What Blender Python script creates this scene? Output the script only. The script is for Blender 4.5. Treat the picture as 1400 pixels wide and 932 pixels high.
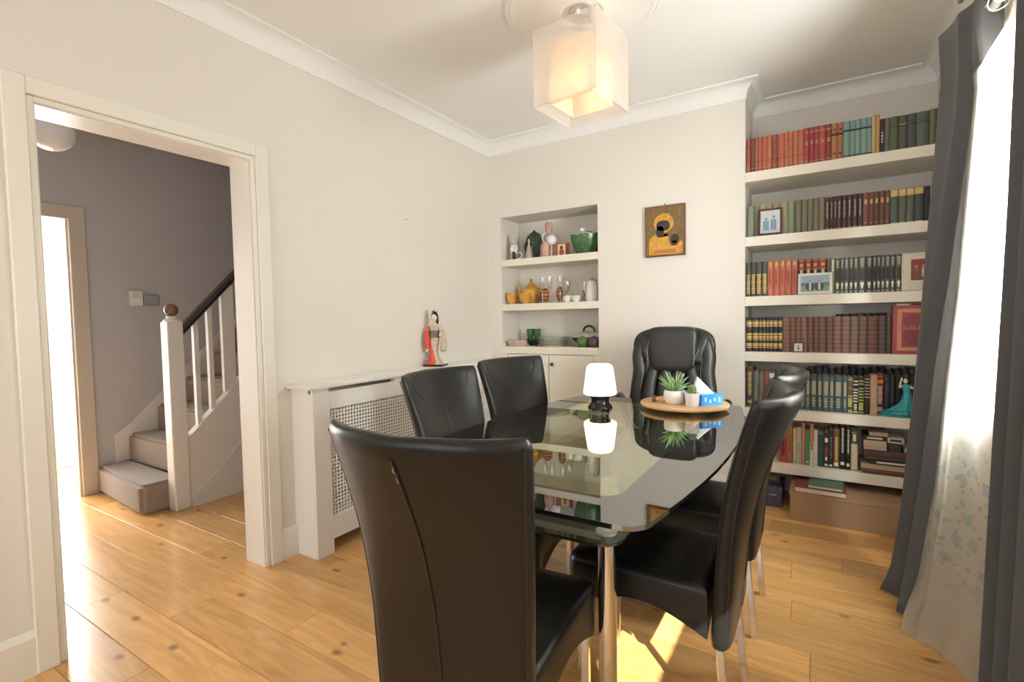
import bpy, bmesh, math, random
from mathutils import Vector, Matrix
random.seed(7)
for o in list(bpy.data.objects): bpy.data.objects.remove(o)
SC = bpy.context.scene
COL = SC.collection
PI = math.pi

# ------------------------------------------------------------------ camera
cam = bpy.data.cameras.new('camera'); cam_o = bpy.data.objects.new('camera', cam); COL.objects.link(cam_o)
cam.sensor_width = 36; cam.sensor_fit = 'HORIZONTAL'; cam.lens = 36*679.39/1400; cam.clip_start = 0.02
yaw, pitch, roll = -0.5529, -0.0457, -0.0186
cf = Vector((math.sin(yaw)*math.cos(pitch), math.cos(yaw)*math.cos(pitch), math.sin(pitch)))
cr = Vector((math.cos(yaw), -math.sin(yaw), 0)); cu = cr.cross(cf)
cr, cu = math.cos(roll)*cr+math.sin(roll)*cu, -math.sin(roll)*cr+math.cos(roll)*cu
mw = Matrix((cr, cu, -cf)).transposed().to_4x4(); mw.translation = (2.3446, -3.4668, 1.22)
cam_o.matrix_world = mw
SC.camera = cam_o
# ------------------------------------------------------------------ world, sun, window light, added rear fill
w = bpy.data.worlds.new('sky'); SC.world = w; w.use_nodes = True
bg = w.node_tree.nodes['Background']; bg.inputs[0].default_value = (0.86, 0.93, 1.0, 1); bg.inputs[1].default_value = 2.2
def area(name, loc, rot, sx, sy, power, col):
    l = bpy.data.lights.new(name, 'AREA'); l.shape = 'RECTANGLE'; l.size = sx; l.size_y = sy; l.energy = power; l.color = col
    o = bpy.data.objects.new(name, l); COL.objects.link(o); o.location = loc; o.rotation_euler = rot; return o
area('daylight_side_window', (3.10, -1.46, 1.48), (0, PI/2, 0), 1.12, .62, 450, (.97, .985, 1))
area('rear_fill_light', (1.45, -6.32, 1.5), (PI/2, 0, 0), 2.3, 1.9, 48, (.97, .985, 1))  # added fill light, standing in for an unseen window behind the camera
area('daylight_porch', (-3.2, -2.1, 1.2), (0, -PI/2, 0), 2.1, 1.3, 140, (1, .98, .95))
sun = bpy.data.lights.new('sun', 'SUN'); sun.energy = 24; sun.angle = math.radians(.6); sun.color = (1, .93, .8)
sun_o = bpy.data.objects.new('sun', sun); COL.objects.link(sun_o)
sun_o.rotation_euler = Vector((-.66, .75, -.62)).to_track_quat('-Z', 'Y').to_euler()
vs = SC.view_settings; vs.view_transform = 'Standard'; vs.look = 'None'; vs.exposure = 0.09; vs.gamma = 1; vs.use_curve_mapping = False

# ------------------------------------------------------------------ helpers
def lin(h):
    h = h.lstrip('#'); c = [int(h[i:i+2], 16)/255 for i in (0, 2, 4)]
    return tuple((v/12.92 if v <= .04045 else ((v+.055)/1.055)**2.4) for v in c)+(1,)
MATS = {}
def mat(name, col, rough=.5, metal=0, ior=1.5, noise=0, nscale=20, bump=0, bscale=60, spec=.5, trans=0, emit=None, estr=0, coat=0, sheen=0):
    if name in MATS: return MATS[name]
    m = bpy.data.materials.new(name); m.use_nodes = True; nt = m.node_tree; b = nt.nodes['Principled BSDF']
    c = lin(col) if isinstance(col, str) else tuple(col)+(1,)
    b.inputs['Base Color'].default_value = c; b.inputs['Roughness'].default_value = rough
    b.inputs['Metallic'].default_value = metal; b.inputs['IOR'].default_value = ior
    b.inputs['Specular IOR Level'].default_value = spec; b.inputs['Transmission Weight'].default_value = trans
    b.inputs['Coat Weight'].default_value = coat; b.inputs['Sheen Weight'].default_value = sheen
    if emit: b.inputs['Emission Color'].default_value = lin(emit); b.inputs['Emission Strength'].default_value = estr
    tc = nt.nodes.new('ShaderNodeTexCoord')
    if noise:
        n = nt.nodes.new('ShaderNodeTexNoise'); n.inputs['Scale'].default_value = nscale; n.inputs['Detail'].default_value = 4
        nt.links.new(tc.outputs['Object'], n.inputs['Vector'])
        r = nt.nodes.new('ShaderNodeMix'); r.data_type = 'RGBA'
        r.inputs['A'].default_value = tuple(v*(1-noise) for v in c[:3])+(1,); r.inputs['B'].default_value = tuple(min(1, v*(1+noise)) for v in c[:3])+(1,)
        nt.links.new(n.outputs['Fac'], r.inputs['Factor']); nt.links.new(r.outputs['Result'], b.inputs['Base Color'])
    if bump:
        n = nt.nodes.new('ShaderNodeTexNoise'); n.inputs['Scale'].default_value = bscale; n.inputs['Detail'].default_value = 3
        nt.links.new(tc.outputs['Object'], n.inputs['Vector'])
        bp = nt.nodes.new('ShaderNodeBump'); bp.inputs['Strength'].default_value = bump; bp.inputs['Distance'].default_value = .004
        nt.links.new(n.outputs['Fac'], bp.inputs['Height']); nt.links.new(bp.outputs['Normal'], b.inputs['Normal'])
    MATS[name] = m
    return m

class MB:
    def __init__(s): s.v = []; s.f = []
    def add(s, v, f):
        k = len(s.v); s.v += [tuple(p) for p in v]; s.f += [tuple(i+k for i in q) for q in f]; return s
    def box(s, x0, x1, y0, y1, z0, z1):
        return s.add([(x0,y0,z0),(x1,y0,z0),(x1,y1,z0),(x0,y1,z0),(x0,y0,z1),(x1,y0,z1),(x1,y1,z1),(x0,y1,z1)],
                     [(0,3,2,1),(4,5,6,7),(0,1,5,4),(1,2,6,5),(2,3,7,6),(3,0,4,7)])
    def loft(s, rings, cap=True, closed=True):
        n = len(rings[0]); v = [p for r in rings for p in r]; f = []
        for i in range(len(rings)-1):
            for j in range(n if closed else n-1):
                k = (j+1) % n; f.append((i*n+j, i*n+k, (i+1)*n+k, (i+1)*n+j))
        if cap: f.append(tuple(range(n-1, -1, -1))); f.append(tuple((len(rings)-1)*n+j for j in range(n)))
        return s.add(v, f)
    def lathe(s, prof, n=24, c=(0,0,0), cap=True):
        return s.loft([[(c[0]+r*math.cos(2*PI*j/n), c[1]+r*math.sin(2*PI*j/n), c[2]+z) for j in range(n)] for r, z in prof], cap)
    def tube(s, pts, r, n=8, cap=True):
        pts = [Vector(p) for p in pts]; rings = []; up = None
        for i, p in enumerate(pts):
            t = (pts[min(i+1, len(pts)-1)]-pts[max(i-1, 0)]).normalized()
            if up is None: up = Vector((0,0,1)) if abs(t.z) < .9 else Vector((1,0,0))
            a = t.cross(up).normalized(); up = a.cross(t).normalized()
            rr = r[i] if isinstance(r, (list, tuple)) else r
            rings.append([p+a*rr*math.cos(2*PI*j/n)+up*rr*math.sin(2*PI*j/n) for j in range(n)])
        return s.loft(rings, cap)
    def sup(s, c, h, e1=1, e2=1, nu=16, nv=10, rz=0, fn=None):
        def sp(x, e): return math.copysign(abs(x)**e, x)
        rings = []
        for i in range(nv+1):
            a = -PI/2+PI*i/nv; a = max(-PI/2+.03, min(PI/2-.03, a)); ring = []
            for j in range(nu):
                b = 2*PI*j/nu
                x, y, z = h[0]*sp(math.cos(a), e1)*sp(math.cos(b), e2), h[1]*sp(math.cos(a), e1)*sp(math.sin(b), e2), h[2]*sp(math.sin(a), e1)
                if fn: x, y, z = fn(x, y, z)
                if rz: x, y = x*math.cos(rz)-y*math.sin(rz), x*math.sin(rz)+y*math.cos(rz)
                ring.append((c[0]+x, c[1]+y, c[2]+z))
            rings.append(ring)
        return s.loft(rings)
    def prism(s, poly, z0, z1):
        return s.loft([[(x, y, z0) for x, y in poly], [(x, y, z1) for x, y in poly]])
    def prism_y(s, poly, y0, y1):   # poly in x,z
        return s.loft([[(x, y1, z) for x, z in poly], [(x, y0, z) for x, z in poly]])
    def prism_x(s, poly, x0, x1):   # poly in y,z
        return s.loft([[(x0, y, z) for y, z in poly], [(x1, y, z) for y, z in poly]])
    def grid(s, P): # P[i][j]
        n = len(P[0]); return s.add([q for r in P for q in r], [(i*n+j, i*n+j+1, (i+1)*n+j+1, (i+1)*n+j) for i in range(len(P)-1) for j in range(n-1)])
    def xf(s, M): s.v = [tuple(M @ Vector(p)) for p in s.v]; return s
    def build(s, name, m, parent=None, smooth=False, bevel=0, loc=None, angle=40, fix=True):
        me = bpy.data.meshes.new(name); me.from_pydata(s.v, [], s.f)
        bm = bmesh.new(); bm.from_mesh(me)
        if fix: bmesh.ops.recalc_face_normals(bm, faces=bm.faces)
        if bevel: bmesh.ops.bevel(bm, geom=[e for e in bm.edges if e.calc_face_angle(0) > .6], offset=bevel, segments=2 if smooth else 1, affect='EDGES', clamp_overlap=True)
        bm.to_mesh(me); bm.free()
        if smooth:
            me.polygons.foreach_set('use_smooth', [True]*len(me.polygons)); me.set_sharp_from_angle(angle=math.radians(angle))
        me.materials.append(m)
        o = bpy.data.objects.new(name, me); COL.objects.link(o)
        if parent: o.parent = parent
        if loc: o.location = loc
        return o
def tag(o, label, cat, group=None):
    o['label'] = label; o['category'] = cat
    if group: o['group'] = group
    return o
def thing(name, label, cat, loc=(0,0,0), rz=0, group=None):
    o = bpy.data.objects.new(name, None); COL.objects.link(o); o.location = loc; o.rotation_euler = (0,0,rz); o.empty_display_size = .05
    return tag(o, label, cat, group)
def struct(o): o['kind'] = 'structure'; return o
def copy_tree(o, parent=None):
    c = o.copy(); COL.objects.link(c); c.parent = parent
    for ch in list(o.children): copy_tree(ch, c)
    return c
def text_mesh(txt, size, m, name, parent, M, ext=.0006):
    cu_ = bpy.data.curves.new('t', 'FONT'); cu_.body = txt; cu_.size = size; cu_.align_x = 'CENTER'; cu_.align_y = 'CENTER'; cu_.extrude = ext; cu_.resolution_u = 2
    t = bpy.data.objects.new('t', cu_); COL.objects.link(t); bpy.context.view_layer.update()
    me = bpy.data.meshes.new_from_object(t.evaluated_get(bpy.context.evaluated_depsgraph_get()))
    bpy.data.objects.remove(t); me.materials.clear(); me.materials.append(m)
    o = bpy.data.objects.new(name, me); COL.objects.link(o); o.parent = parent; o.matrix_local = M
    return o
FRONT = Matrix.Rotation(PI/2, 4, 'X')           # text plane facing -y
def frontal(x, y, z, roll_=0): return Matrix.Translation((x, y, z)) @ FRONT @ Matrix.Rotation(roll_, 4, 'Z')
ORD = ['first','second','third','fourth','fifth','sixth','seventh','eighth','ninth','tenth','eleventh','twelfth','thirteenth','fourteenth','fifteenth','sixteenth','seventeenth','eighteenth']
def smooth_path(pts, n=6):
    out = []; P = [Vector(p) for p in pts]
    for i in range(len(P)-1):
        p0, p1, p2, p3 = P[max(i-1,0)], P[i], P[i+1], P[min(i+2, len(P)-1)]
        for k in range(n):
            t = k/n; out.append(.5*((2*p1)+(p2-p0)*t+(2*p0-5*p1+4*p2-p3)*t*t+(3*p1-p0-3*p2+p3)*t**3))
    out.append(P[-1]); return out
def interp(x, tab):
    if x <= tab[0][0]: return tab[0][1]
    for (a, b), (c, d) in zip(tab, tab[1:]):
        if x <= c: return b+(d-b)*(x-a)/(c-a)
    return tab[-1][1]
def rrect(x0, x1, y0, y1, r, n=6):
    out = []
    for cx, cy, a0 in ((x1-r, y1-r, 0), (x0+r, y1-r, PI/2), (x0+r, y0+r, PI), (x1-r, y0+r, 3*PI/2)):
        for k in range(n+1): a = a0+PI/2*k/n; out.append((cx+r*math.cos(a), cy+r*math.sin(a)))
    return out

# ------------------------------------------------------------------ materials
WALL = mat('cream_wall_paint', (.80,.755,.69), .75, bump=.08, bscale=180, noise=.02, nscale=3)
CEIL = mat('white_ceiling_paint', (.92,.905,.875), .8, bump=.05, bscale=120)
COVE = mat('white_coving_plaster', (.9,.89,.865), .6)
TRIM = mat('cream_gloss_trim', (.84,.805,.73), .32)
SHELF = mat('cream_shelf_paint', (.86,.80,.685), .4)
GREY = mat('grey_hall_paint', (.555,.545,.56), .75, bump=.06, bscale=150)
HTRIM = mat('hall_beige_trim', (.62,.55,.46), .4)
LEATHER = mat('black_leather', (.0085,.0085,.0085), .33, bump=.13, bscale=420, spec=.36)
LEATHER2 = mat('soft_black_leather', (.017,.017,.016), .42, bump=.15, bscale=300, spec=.5)
SEAM = mat('black_seam', (.006,.006,.006), .5)
STITCH = mat('grey_stitching', (.20,.20,.19), .6)
CHROME = mat('chrome', (.70,.70,.71), .10, metal=1)
BLACKG = mat('glossy_black', (.008,.008,.008), .08)
WHITEC = mat('white_ceramic', (.88,.88,.87), .25)
PAPER = mat('book_paper', (.74,.66,.50), .8)
WOODM = None
def wood_floor():
    m = bpy.data.materials.new('oak_plank'); m.use_nodes = True; nt = m.node_tree; b = nt.nodes['Principled BSDF']; N = nt.nodes.new; L = nt.links.new
    tc = N('ShaderNodeTexCoord'); oi = N('ShaderNodeObjectInfo')
    off = N('ShaderNodeVectorMath'); off.operation = 'MULTIPLY_ADD'; off.inputs[1].default_value = (1,1,1)
    rv = N('ShaderNodeVectorMath'); rv.operation = 'SCALE'; rv.inputs[0].default_value = (37, 53, 11); L(oi.outputs['Random'], rv.inputs['Scale'])
    L(tc.outputs['Object'], off.inputs[0]); L(rv.outputs[0], off.inputs[2])
    mp = N('ShaderNodeMapping'); mp.inputs['Scale'].default_value = (.9, 9, 1); L(off.outputs[0], mp.inputs['Vector'])
    n1 = N('ShaderNodeTexNoise'); n1.inputs['Scale'].default_value = 2.2; n1.inputs['Detail'].default_value = 6; n1.inputs['Roughness'].default_value = .62; n1.inputs['Distortion'].default_value = 1.4; L(mp.outputs[0], n1.inputs['Vector'])
    cr1 = N('ShaderNodeValToRGB'); cr1.color_ramp.elements[0].position = .3; cr1.color_ramp.elements[1].position = .72
    cr1.color_ramp.elements[0].color = (.60,.305,.092,1); cr1.color_ramp.elements[1].color = (.86,.51,.195,1); L(n1.outputs['Fac'], cr1.inputs[0])
    # knots
    mk = N('ShaderNodeMapping'); mk.inputs['Scale'].default_value = (2.7, 4.6, 1); L(off.outputs[0], mk.inputs['Vector'])
    vo = N('ShaderNodeTexVoronoi'); vo.inputs['Scale'].default_value = 1.25; vo.inputs['Randomness'].default_value = 1; vo.voronoi_dimensions = '2D'; L(mk.outputs[0], vo.inputs['Vector'])
    nd = N('ShaderNodeTexNoise'); nd.inputs['Scale'].default_value = 14; L(off.outputs[0], nd.inputs['Vector'])
    ad = N('ShaderNodeMath'); ad.operation = 'MULTIPLY_ADD'; ad.inputs[1].default_value = .12; L(nd.outputs['Fac'], ad.inputs[0]); L(vo.outputs['Distance'], ad.inputs[2])
    kr = N('ShaderNodeValToRGB'); kr.color_ramp.elements[0].position = .085; kr.color_ramp.elements[0].color = (1,1,1,1); kr.color_ramp.elements[1].position = .17; kr.color_ramp.elements[1].color = (0,0,0,1); L(ad.outputs[0], kr.inputs[0])
    gt = N('ShaderNodeMath'); gt.operation = 'GREATER_THAN'; gt.inputs[1].default_value = .6
    sc_ = N('ShaderNodeSeparateColor'); L(vo.outputs['Color'], sc_.inputs[0]); L(sc_.outputs[0], gt.inputs[0])
    mu = N('ShaderNodeMath'); mu.operation = 'MULTIPLY'; L(kr.outputs[0], mu.inputs[0]); L(gt.outputs[0], mu.inputs[1])
    mu2 = N('ShaderNodeMath'); mu2.operation = 'MULTIPLY'; mu2.inputs[1].default_value = .72; L(mu.outputs[0], mu2.inputs[0])
    mx = N('ShaderNodeMix'); mx.data_type = 'RGBA'; mx.inputs['B'].default_value = (.10,.045,.02,1); L(cr1.outputs[0], mx.inputs['A']); L(mu2.outputs[0], mx.inputs['Factor'])
    hs = N('ShaderNodeHueSaturation'); L(mx.outputs['Result'], hs.inputs['Color'])
    mr = N('ShaderNodeMapRange'); mr.inputs['To Min'].default_value = .82; mr.inputs['To Max'].default_value = 1.22; L(oi.outputs['Random'], mr.inputs['Value']); L(mr.outputs[0], hs.inputs['Value'])
    L(hs.outputs[0], b.inputs['Base Color']); b.inputs['Roughness'].default_value = .3; b.inputs['Coat Weight'].default_value = .25; b.inputs['Coat Roughness'].default_value = .12
    bp = N('ShaderNodeBump'); bp.inputs['Strength'].default_value = .08; bp.inputs['Distance'].default_value = .002; L(n1.outputs['Fac'], bp.inputs['Height']); L(bp.outputs[0], b.inputs['Normal'])
    return m
OAK = wood_floor()
def glass_thin(name, tint, ior, rough=.0, refl=(1,1,1), boost=0):
    m = bpy.data.materials.new(name); m.use_nodes = True; nt = m.node_tree; nt.nodes.remove(nt.nodes['Principled BSDF']); N = nt.nodes.new; L = nt.links.new
    t = N('ShaderNodeBsdfTransparent'); t.inputs[0].default_value = tint+(1,)
    g = N('ShaderNodeBsdfGlossy'); g.inputs[0].default_value = refl+(1,); g.inputs['Roughness'].default_value = rough
    fr = N('ShaderNodeFresnel'); ge = N('ShaderNodeNewGeometry'); io = N('ShaderNodeMix'); io.inputs[2].default_value = ior; io.inputs[3].default_value = 1/ior; L(ge.outputs['Backfacing'], io.inputs[0]); L(io.outputs[0], fr.inputs[0]); mx = N('ShaderNodeMixShader'); fac = fr.outputs[0]
    if boost:
        a = N('ShaderNodeMath'); a.operation = 'ADD'; a.inputs[1].default_value = boost; a.use_clamp = True; L(fac, a.inputs[0]); fac = a.outputs[0]
    L(fac, mx.inputs[0]); L(t.outputs[0], mx.inputs[1]); L(g.outputs[0], mx.inputs[2])
    L(mx.outputs[0], nt.nodes['Material Output'].inputs[0]); return m
def cloth(name, col, transl, transp=0, pattern=False):
    m = bpy.data.materials.new(name); m.use_nodes = True; nt = m.node_tree; nt.nodes.remove(nt.nodes['Principled BSDF']); N = nt.nodes.new; L = nt.links.new
    d = N('ShaderNodeBsdfDiffuse'); t = N('ShaderNodeBsdfTranslucent'); tr = N('ShaderNodeBsdfTransparent')
    for n in (d, t): n.inputs[0].default_value = col+(1,)
    a = N('ShaderNodeMixShader'); a.inputs[0].default_value = transl; L(d.outputs[0], a.inputs[1]); L(t.outputs[0], a.inputs[2]); out = a
    if transp:
        c = N('ShaderNodeMixShader'); c.inputs[0].default_value = transp; L(a.outputs[0], c.inputs[1]); L(tr.outputs[0], c.inputs[2]); out = c
    if pattern:   # printed flowers and sprigs
        tc = N('ShaderNodeTexCoord'); mp = N('ShaderNodeMapping'); mp.inputs['Scale'].default_value = (13, 13, 13); L(tc.outputs['UV'], mp.inputs['Vector'])
        nz = N('ShaderNodeTexNoise'); nz.inputs['Scale'].default_value = 3.2; L(mp.outputs[0], nz.inputs['Vector'])
        ma = N('ShaderNodeVectorMath'); ma.operation = 'MULTIPLY_ADD'; ma.inputs[1].default_value = (.55,.55,.55); L(nz.outputs['Color'], ma.inputs[0]); L(mp.outputs[0], ma.inputs[2])
        def spots(scale, lo, hi, seed):
            v = N('ShaderNodeTexVoronoi'); v.inputs['Scale'].default_value = scale; v.voronoi_dimensions = '2D'
            sh = N('ShaderNodeVectorMath'); sh.inputs[1].default_value = (seed, seed*2.3, 0); L(ma.outputs[0], sh.inputs[0]); L(sh.outputs[0], v.inputs['Vector'])
            r = N('ShaderNodeValToRGB'); r.color_ramp.elements[0].position = lo; r.color_ramp.elements[0].color = (1,1,1,1); r.color_ramp.elements[1].position = hi; r.color_ramp.elements[1].color = (0,0,0,1)
            L(v.outputs['Distance'], r.inputs[0]); return r.outputs[0]
        m1 = N('ShaderNodeMix'); m1.data_type = 'RGBA'; m1.inputs['A'].default_value = col+(1,); m1.inputs['B'].default_value = (.66,.76,.73,1); L(spots(.9, .2, .26, 0), m1.inputs['Factor'])
        m2 = N('ShaderNodeMix'); m2.data_type = 'RGBA'; m2.inputs['B'].default_value = (.70,.66,.50,1); L(m1.outputs['Result'], m2.inputs['A']); L(spots(1.9, .14, .2, 5.1), m2.inputs['Factor'])
        sx = N('ShaderNodeSeparateXYZ'); L(tc.outputs['UV'], sx.inputs[0])      # the print is a band above the hem
        rp = N('ShaderNodeValToRGB'); e = rp.color_ramp.elements; e[0].position = .20; e[0].color = (0,0,0,1); e[1].position = .36; e[1].color = (1,1,1,1)
        for q_, v_ in ((.66, 1), (.82, 0)): x_ = e.new(q_); x_.color = (v_, v_, v_, 1)
        L(sx.outputs[1], rp.inputs[0])
        m3 = N('ShaderNodeMix'); m3.data_type = 'RGBA'; m3.inputs['A'].default_value = col+(1,); L(m2.outputs['Result'], m3.inputs['B']); L(rp.outputs[0], m3.inputs['Factor'])
        for n in (d, t): L(m3.outputs['Result'], n.inputs[0])
    L(out.outputs[0], nt.nodes['Material Output'].inputs[0]); return m

# ------------------------------------------------------------------ setting: walls, floor, ceiling
ZC = 2.656; XR = 2.93; YF = -6.4; AD = .387; XC = 1.946
NX0, NX1, NZT, NZB, ND = .116, .961, 2.042, .989, .306
YL, YR, ZO, WT = -2.828, -2.053, 2.003, -.147
m = MB(); m.box(WT, 0, YF, YL, 0, ZC); m.box(WT, 0, YR, .1, 0, ZC); m.box(WT, 0, YL, YR, ZO, ZC)
struct(m.build('wall_left', WALL))
m = MB(); m.box(0, NX0, 0, ND+.08, 0, ZC); m.box(NX1, XC, 0, ND+.08, 0, ZC); m.box(NX0, NX1, 0, ND+.08, NZT, ZC); m.box(NX0, NX1, ND, ND+.08, 0, NZT)
m.box(XC-.06, XC, ND+.08, AD+.1, 0, ZC); m.box(XC, XR, AD, AD+.1, 0, ZC)
struct(m.build('wall_back', WALL))
WY0, WY1, WZ0, WZ1 = -3.45, -1.15, .92, 2.04
m = MB(); m.box(XR, XR+.12, WY1, AD+.1, 0, ZC); m.box(XR, XR+.12, YF, WY0, 0, ZC); m.box(XR, XR+.12, WY0, WY1, 0, WZ0); m.box(XR, XR+.12, WY0, WY1, WZ1, ZC)
struct(m.build('wall_right', WALL))
m = MB(); m.box(WT, XR+.2, YF-.1, YF, 0, ZC); struct(m.build('wall_front', WALL))
m = MB(); m.box(WT, XR+.2, YF, AD+.1, ZC, ZC+.08); struct(m.build('ceiling', CEIL))
# side window: frame, mullions, sill, panes
wn = MB(); 
wn.box(XR+.05, XR+.10, WY0, WY0+.06, WZ0, WZ1).box(XR+.05, XR+.10, WY1-.06, WY1, WZ0, WZ1).box(XR+.05, XR+.10, WY0, WY1, WZ0, WZ0+.06).box(XR+.05, XR+.10, WY0, WY1, WZ1-.06, WZ1)
wn.box(XR+.05, XR+.10, -2.65, -2.59, WZ0, WZ1).box(XR+.05, XR+.10, -1.81, -1.75, WZ0, WZ1)
UPVC = mat('white_window_frame', (.88,.88,.87), .3)
win = struct(wn.build('window_1', UPVC, bevel=.004))
GLP = glass_thin('window_pane_glass', (.97,.98,.97), 1.45)
for a, b in ((WY0+.06, -2.65), (-2.59, -1.81), (-1.75, WY1-.06)):
    MB().box(XR+.07, XR+.08, a, b, WZ0+.06, WZ1-.06).build('pane', GLP, win)
MB().box(XR-.06, XR+.06, WY0-.04, WY1+.04, WZ0-.035, WZ0).build('window_sill', UPVC, win, bevel=.006)
struct(MB().box(4.9, 5.1, -4.55, 3, -.3, 5).build('wall_sun_block', mat('sun_block_render', (.6,.57,.52), .9)))  # unseen wall added outside to keep the sun off the farther panes
# unseen window frame added behind the camera to go with the rear fill
wn = MB(); 
for a in (.25, 1.42, 2.6): wn.box(a, a+.06, YF-.001, YF+.05, .5, 2.5)
wn.box(.25, 2.66, YF-.001, YF+.05, .5, .56).box(.25, 2.66, YF-.001, YF+.05, 2.44, 2.5)
struct(wn.build('added_rear_window', UPVC, bevel=.004))
# coving: profile (offset from wall, z) swept along the wall line with mitres
prof = [(0, 2.555), (.006, 2.555), (.006, 2.563)]+[(.006+.07*(1-math.cos(a*PI/16)), 2.563+.082*math.sin(a*PI/16)) for a in range(0, 9)]+[(.082, 2.645), (.082, ZC), (0, ZC)]
path = [(0, YF), (0, 0), (XC, 0), (XC, AD), (XR, AD), (XR, YF)]
def mitre(path, d):
    out = []
    for i, p in enumerate(path):
        p = Vector(p); ns = []
        for a, b in ((i-1, i), (i, i+1)):
            if a < 0 or b >= len(path): continue
            t = (Vector(path[b])-Vector(path[a])).normalized(); ns.append(Vector((t.y, -t.x)))
        if len(ns) == 1: q = p+ns[0]*d
        else: s_ = ns[0]+ns[1]; q = p+s_*(d/(s_.dot(ns[0])))
        out.append((q.x, q.y))
    return out
rings = [[] for _ in path]
for d, z in prof:
    for i, q in enumerate(mitre(path, d)): rings[i].append((q[0], q[1], z))
struct(MB().loft(rings).build('trim_1', COVE, smooth=True, angle=30))
# doorway architrave (two-step profile) and lining
def frame_pieces(steps, y0, y1, zt, x_sign=1, xb=0):
    mb = MB()
    for (i0, i1, d) in steps:      # inner offset, outer offset, depth
        xa, xc = sorted((xb, xb+x_sign*d))
        mb.box(xa, xc, y0-i1, y0-i0, 0, zt+i1).box(xa, xc, y1+i0, y1+i1, 0, zt+i1).box(xa, xc, y0-i0, y1+i0, zt+i0, zt+i1)
    return mb
tr2 = struct(frame_pieces([(.022, .084, .022), (0, .022, .012)], YL, YR, ZO).build('trim_2', TRIM, bevel=.003))
ln = MB(); t_ = .004
ln.box(WT-.01, .001, YL-.0005, YL+t_, 0, ZO).box(WT-.01, .001, YR-t_, YR+.0005, 0, ZO).box(WT-.01, .001, YL, YR, ZO-t_, ZO+.0005)
ln.build('door_lining', TRIM, tr2)
frame_pieces([(0, .08, .02)], YL, YR, ZO, -1, WT-.0).build('hall_architrave', TRIM, tr2)
def skirt(name, y0, y1):
    p = [(0, 0), (.018, 0), (.018, .135), (.012, .148), (.008, .155), (0, .158)]
    return struct(MB().loft([[(x, y0, z) for x, z in p], [(x, y1, z) for x, z in p]]).build(name, TRIM))
skirt('baseboard_left', YR+.084, -1.879); skirt('baseboard_left', YF, YL-.084)
struct(MB().box(NX1, XC, -.016, 0, 0, .155).build('baseboard_back', TRIM, bevel=.004))
struct(MB().box(XR-.016, XR, YF, -.05, 0, .155).build('baseboard_right', TRIM, bevel=.004))
# floor with individual planks
fl = struct(MB().box(-3.3, XR+.2, YF, 1.2, -.05, -.016).build('floor', mat('subfloor', (.06,.035,.018), .9)))
PW, PL = .178, 1.36
butts = {0: -1.306, 1: -.793, 2: -.45, 3: .263, 4: .9, 5: 2.33-1.36, -1: -.37, 9: 2.245-1.36}
k = -12
while True:
    y1 = -2.335-PW*0 + PW*(k+0)   # row upper edge
    y0 = y1-PW
    k += 1
    if y0 > 1.15: break
    if y1 < YF+.02: continue
    row = k-1
    off = butts.get(row, (row*0.517) % PL)
    x = off
    while x > -3.2: x -= PL
    while x < XR:
        a, b = max(x, -3.2), min(x+PL, XR)
        xa_lim = XR if y1 < AD+.1 else -.02
        b2 = min(b, XR)
        if y0 > AD+.02: b2 = min(b2, WT)
        if b2-a > .03:
            ya, yb = max(y0, YF), y1
            hx, hy = (b2-a)/2-.0006, (yb-ya)/2-.0006
            c = .0014
            mb = MB().loft([[(-hx,-hy,-.016),(hx,-hy,-.016),(hx,hy,-.016),(-hx,hy,-.016)], [(-hx,-hy,-c),(hx,-hy,-c),(hx,hy,-c),(-hx,hy,-c)], [(-hx+c,-hy+c,0),(hx-c,-hy+c,0),(hx-c,hy-c,0),(-hx+c,hy-c,0)]])
            mb.build('plank', OAK, fl, loc=((a+b2)/2, (ya+yb)/2, 0))
        x += PL
# ------------------------------------------------------------------ hall
HX = -2.15; HZ = 2.6; DY0, DY1, DZ = -2.95, -2.10, 1.97
m = MB(); m.box(HX-.1, HX, DY1, 1.2, 0, HZ+.05); m.box(HX-.1, HX, -3.7, DY0, 0, HZ+.05); m.box(HX-.1, HX, DY0, DY1, DZ, HZ+.05)
struct(m.build('wall_hall', GREY))
m = MB(); m.box(HX-.1, WT, -3.8, -3.7, 0, HZ); m.box(HX-.1, WT, 1.1, 1.2, 0, HZ); m.box(WT-.002, WT, YF, YL-.08, 0, HZ); m.box(WT-.002, WT, YR+.08, .1, 0, HZ); m.box(WT-.08, WT, .1, 1.2, 0, HZ)
struct(m.build('wall_hall_end', GREY))
struct(MB().box(HX-.1, WT, -3.8, 1.2, HZ, HZ+.08).build('ceiling_hall', GREY))
tr3 = struct(frame_pieces([(0, .095, .022)], DY0, DY1, DZ, 1, HX).build('trim_3', HTRIM, bevel=.004))
MB().box(HX-.1, HX, DY1-.012, DY1, 0, DZ).box(HX-.1, HX, DY0, DY0+.012, 0, DZ).build('door_lining', HTRIM, tr3)
# porch seen through the bright doorway
PORCH = mat('porch_white', (.85,.84,.82), .5)
m = MB(); m.box(-3.3, HX-.1, -3.1, -3.0, 0, 2.5); m.box(-3.3, HX-.1, -1.55, -1.45, 0, 2.5); m.box(-3.3, HX-.1, -3.1, -1.45, 2.4, 2.5)
struct(m.build('wall_porch', PORCH))
d1 = struct(MB().box(-3.14, -3.08, -2.00, -1.95, 0, 2.06).box(-3.14, -3.08, -2.9, -2.84, 0, 2.06).box(-3.14, -3.08, -2.9, -1.95, 2.06, 2.14).build('door_1', mat('porch_door_frame', (.62,.52,.42), .5)))
MB().box(-3.12, -3.09, -2.84, -2.0, 0, .25).build('kick_panel', PORCH, d1)
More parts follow.
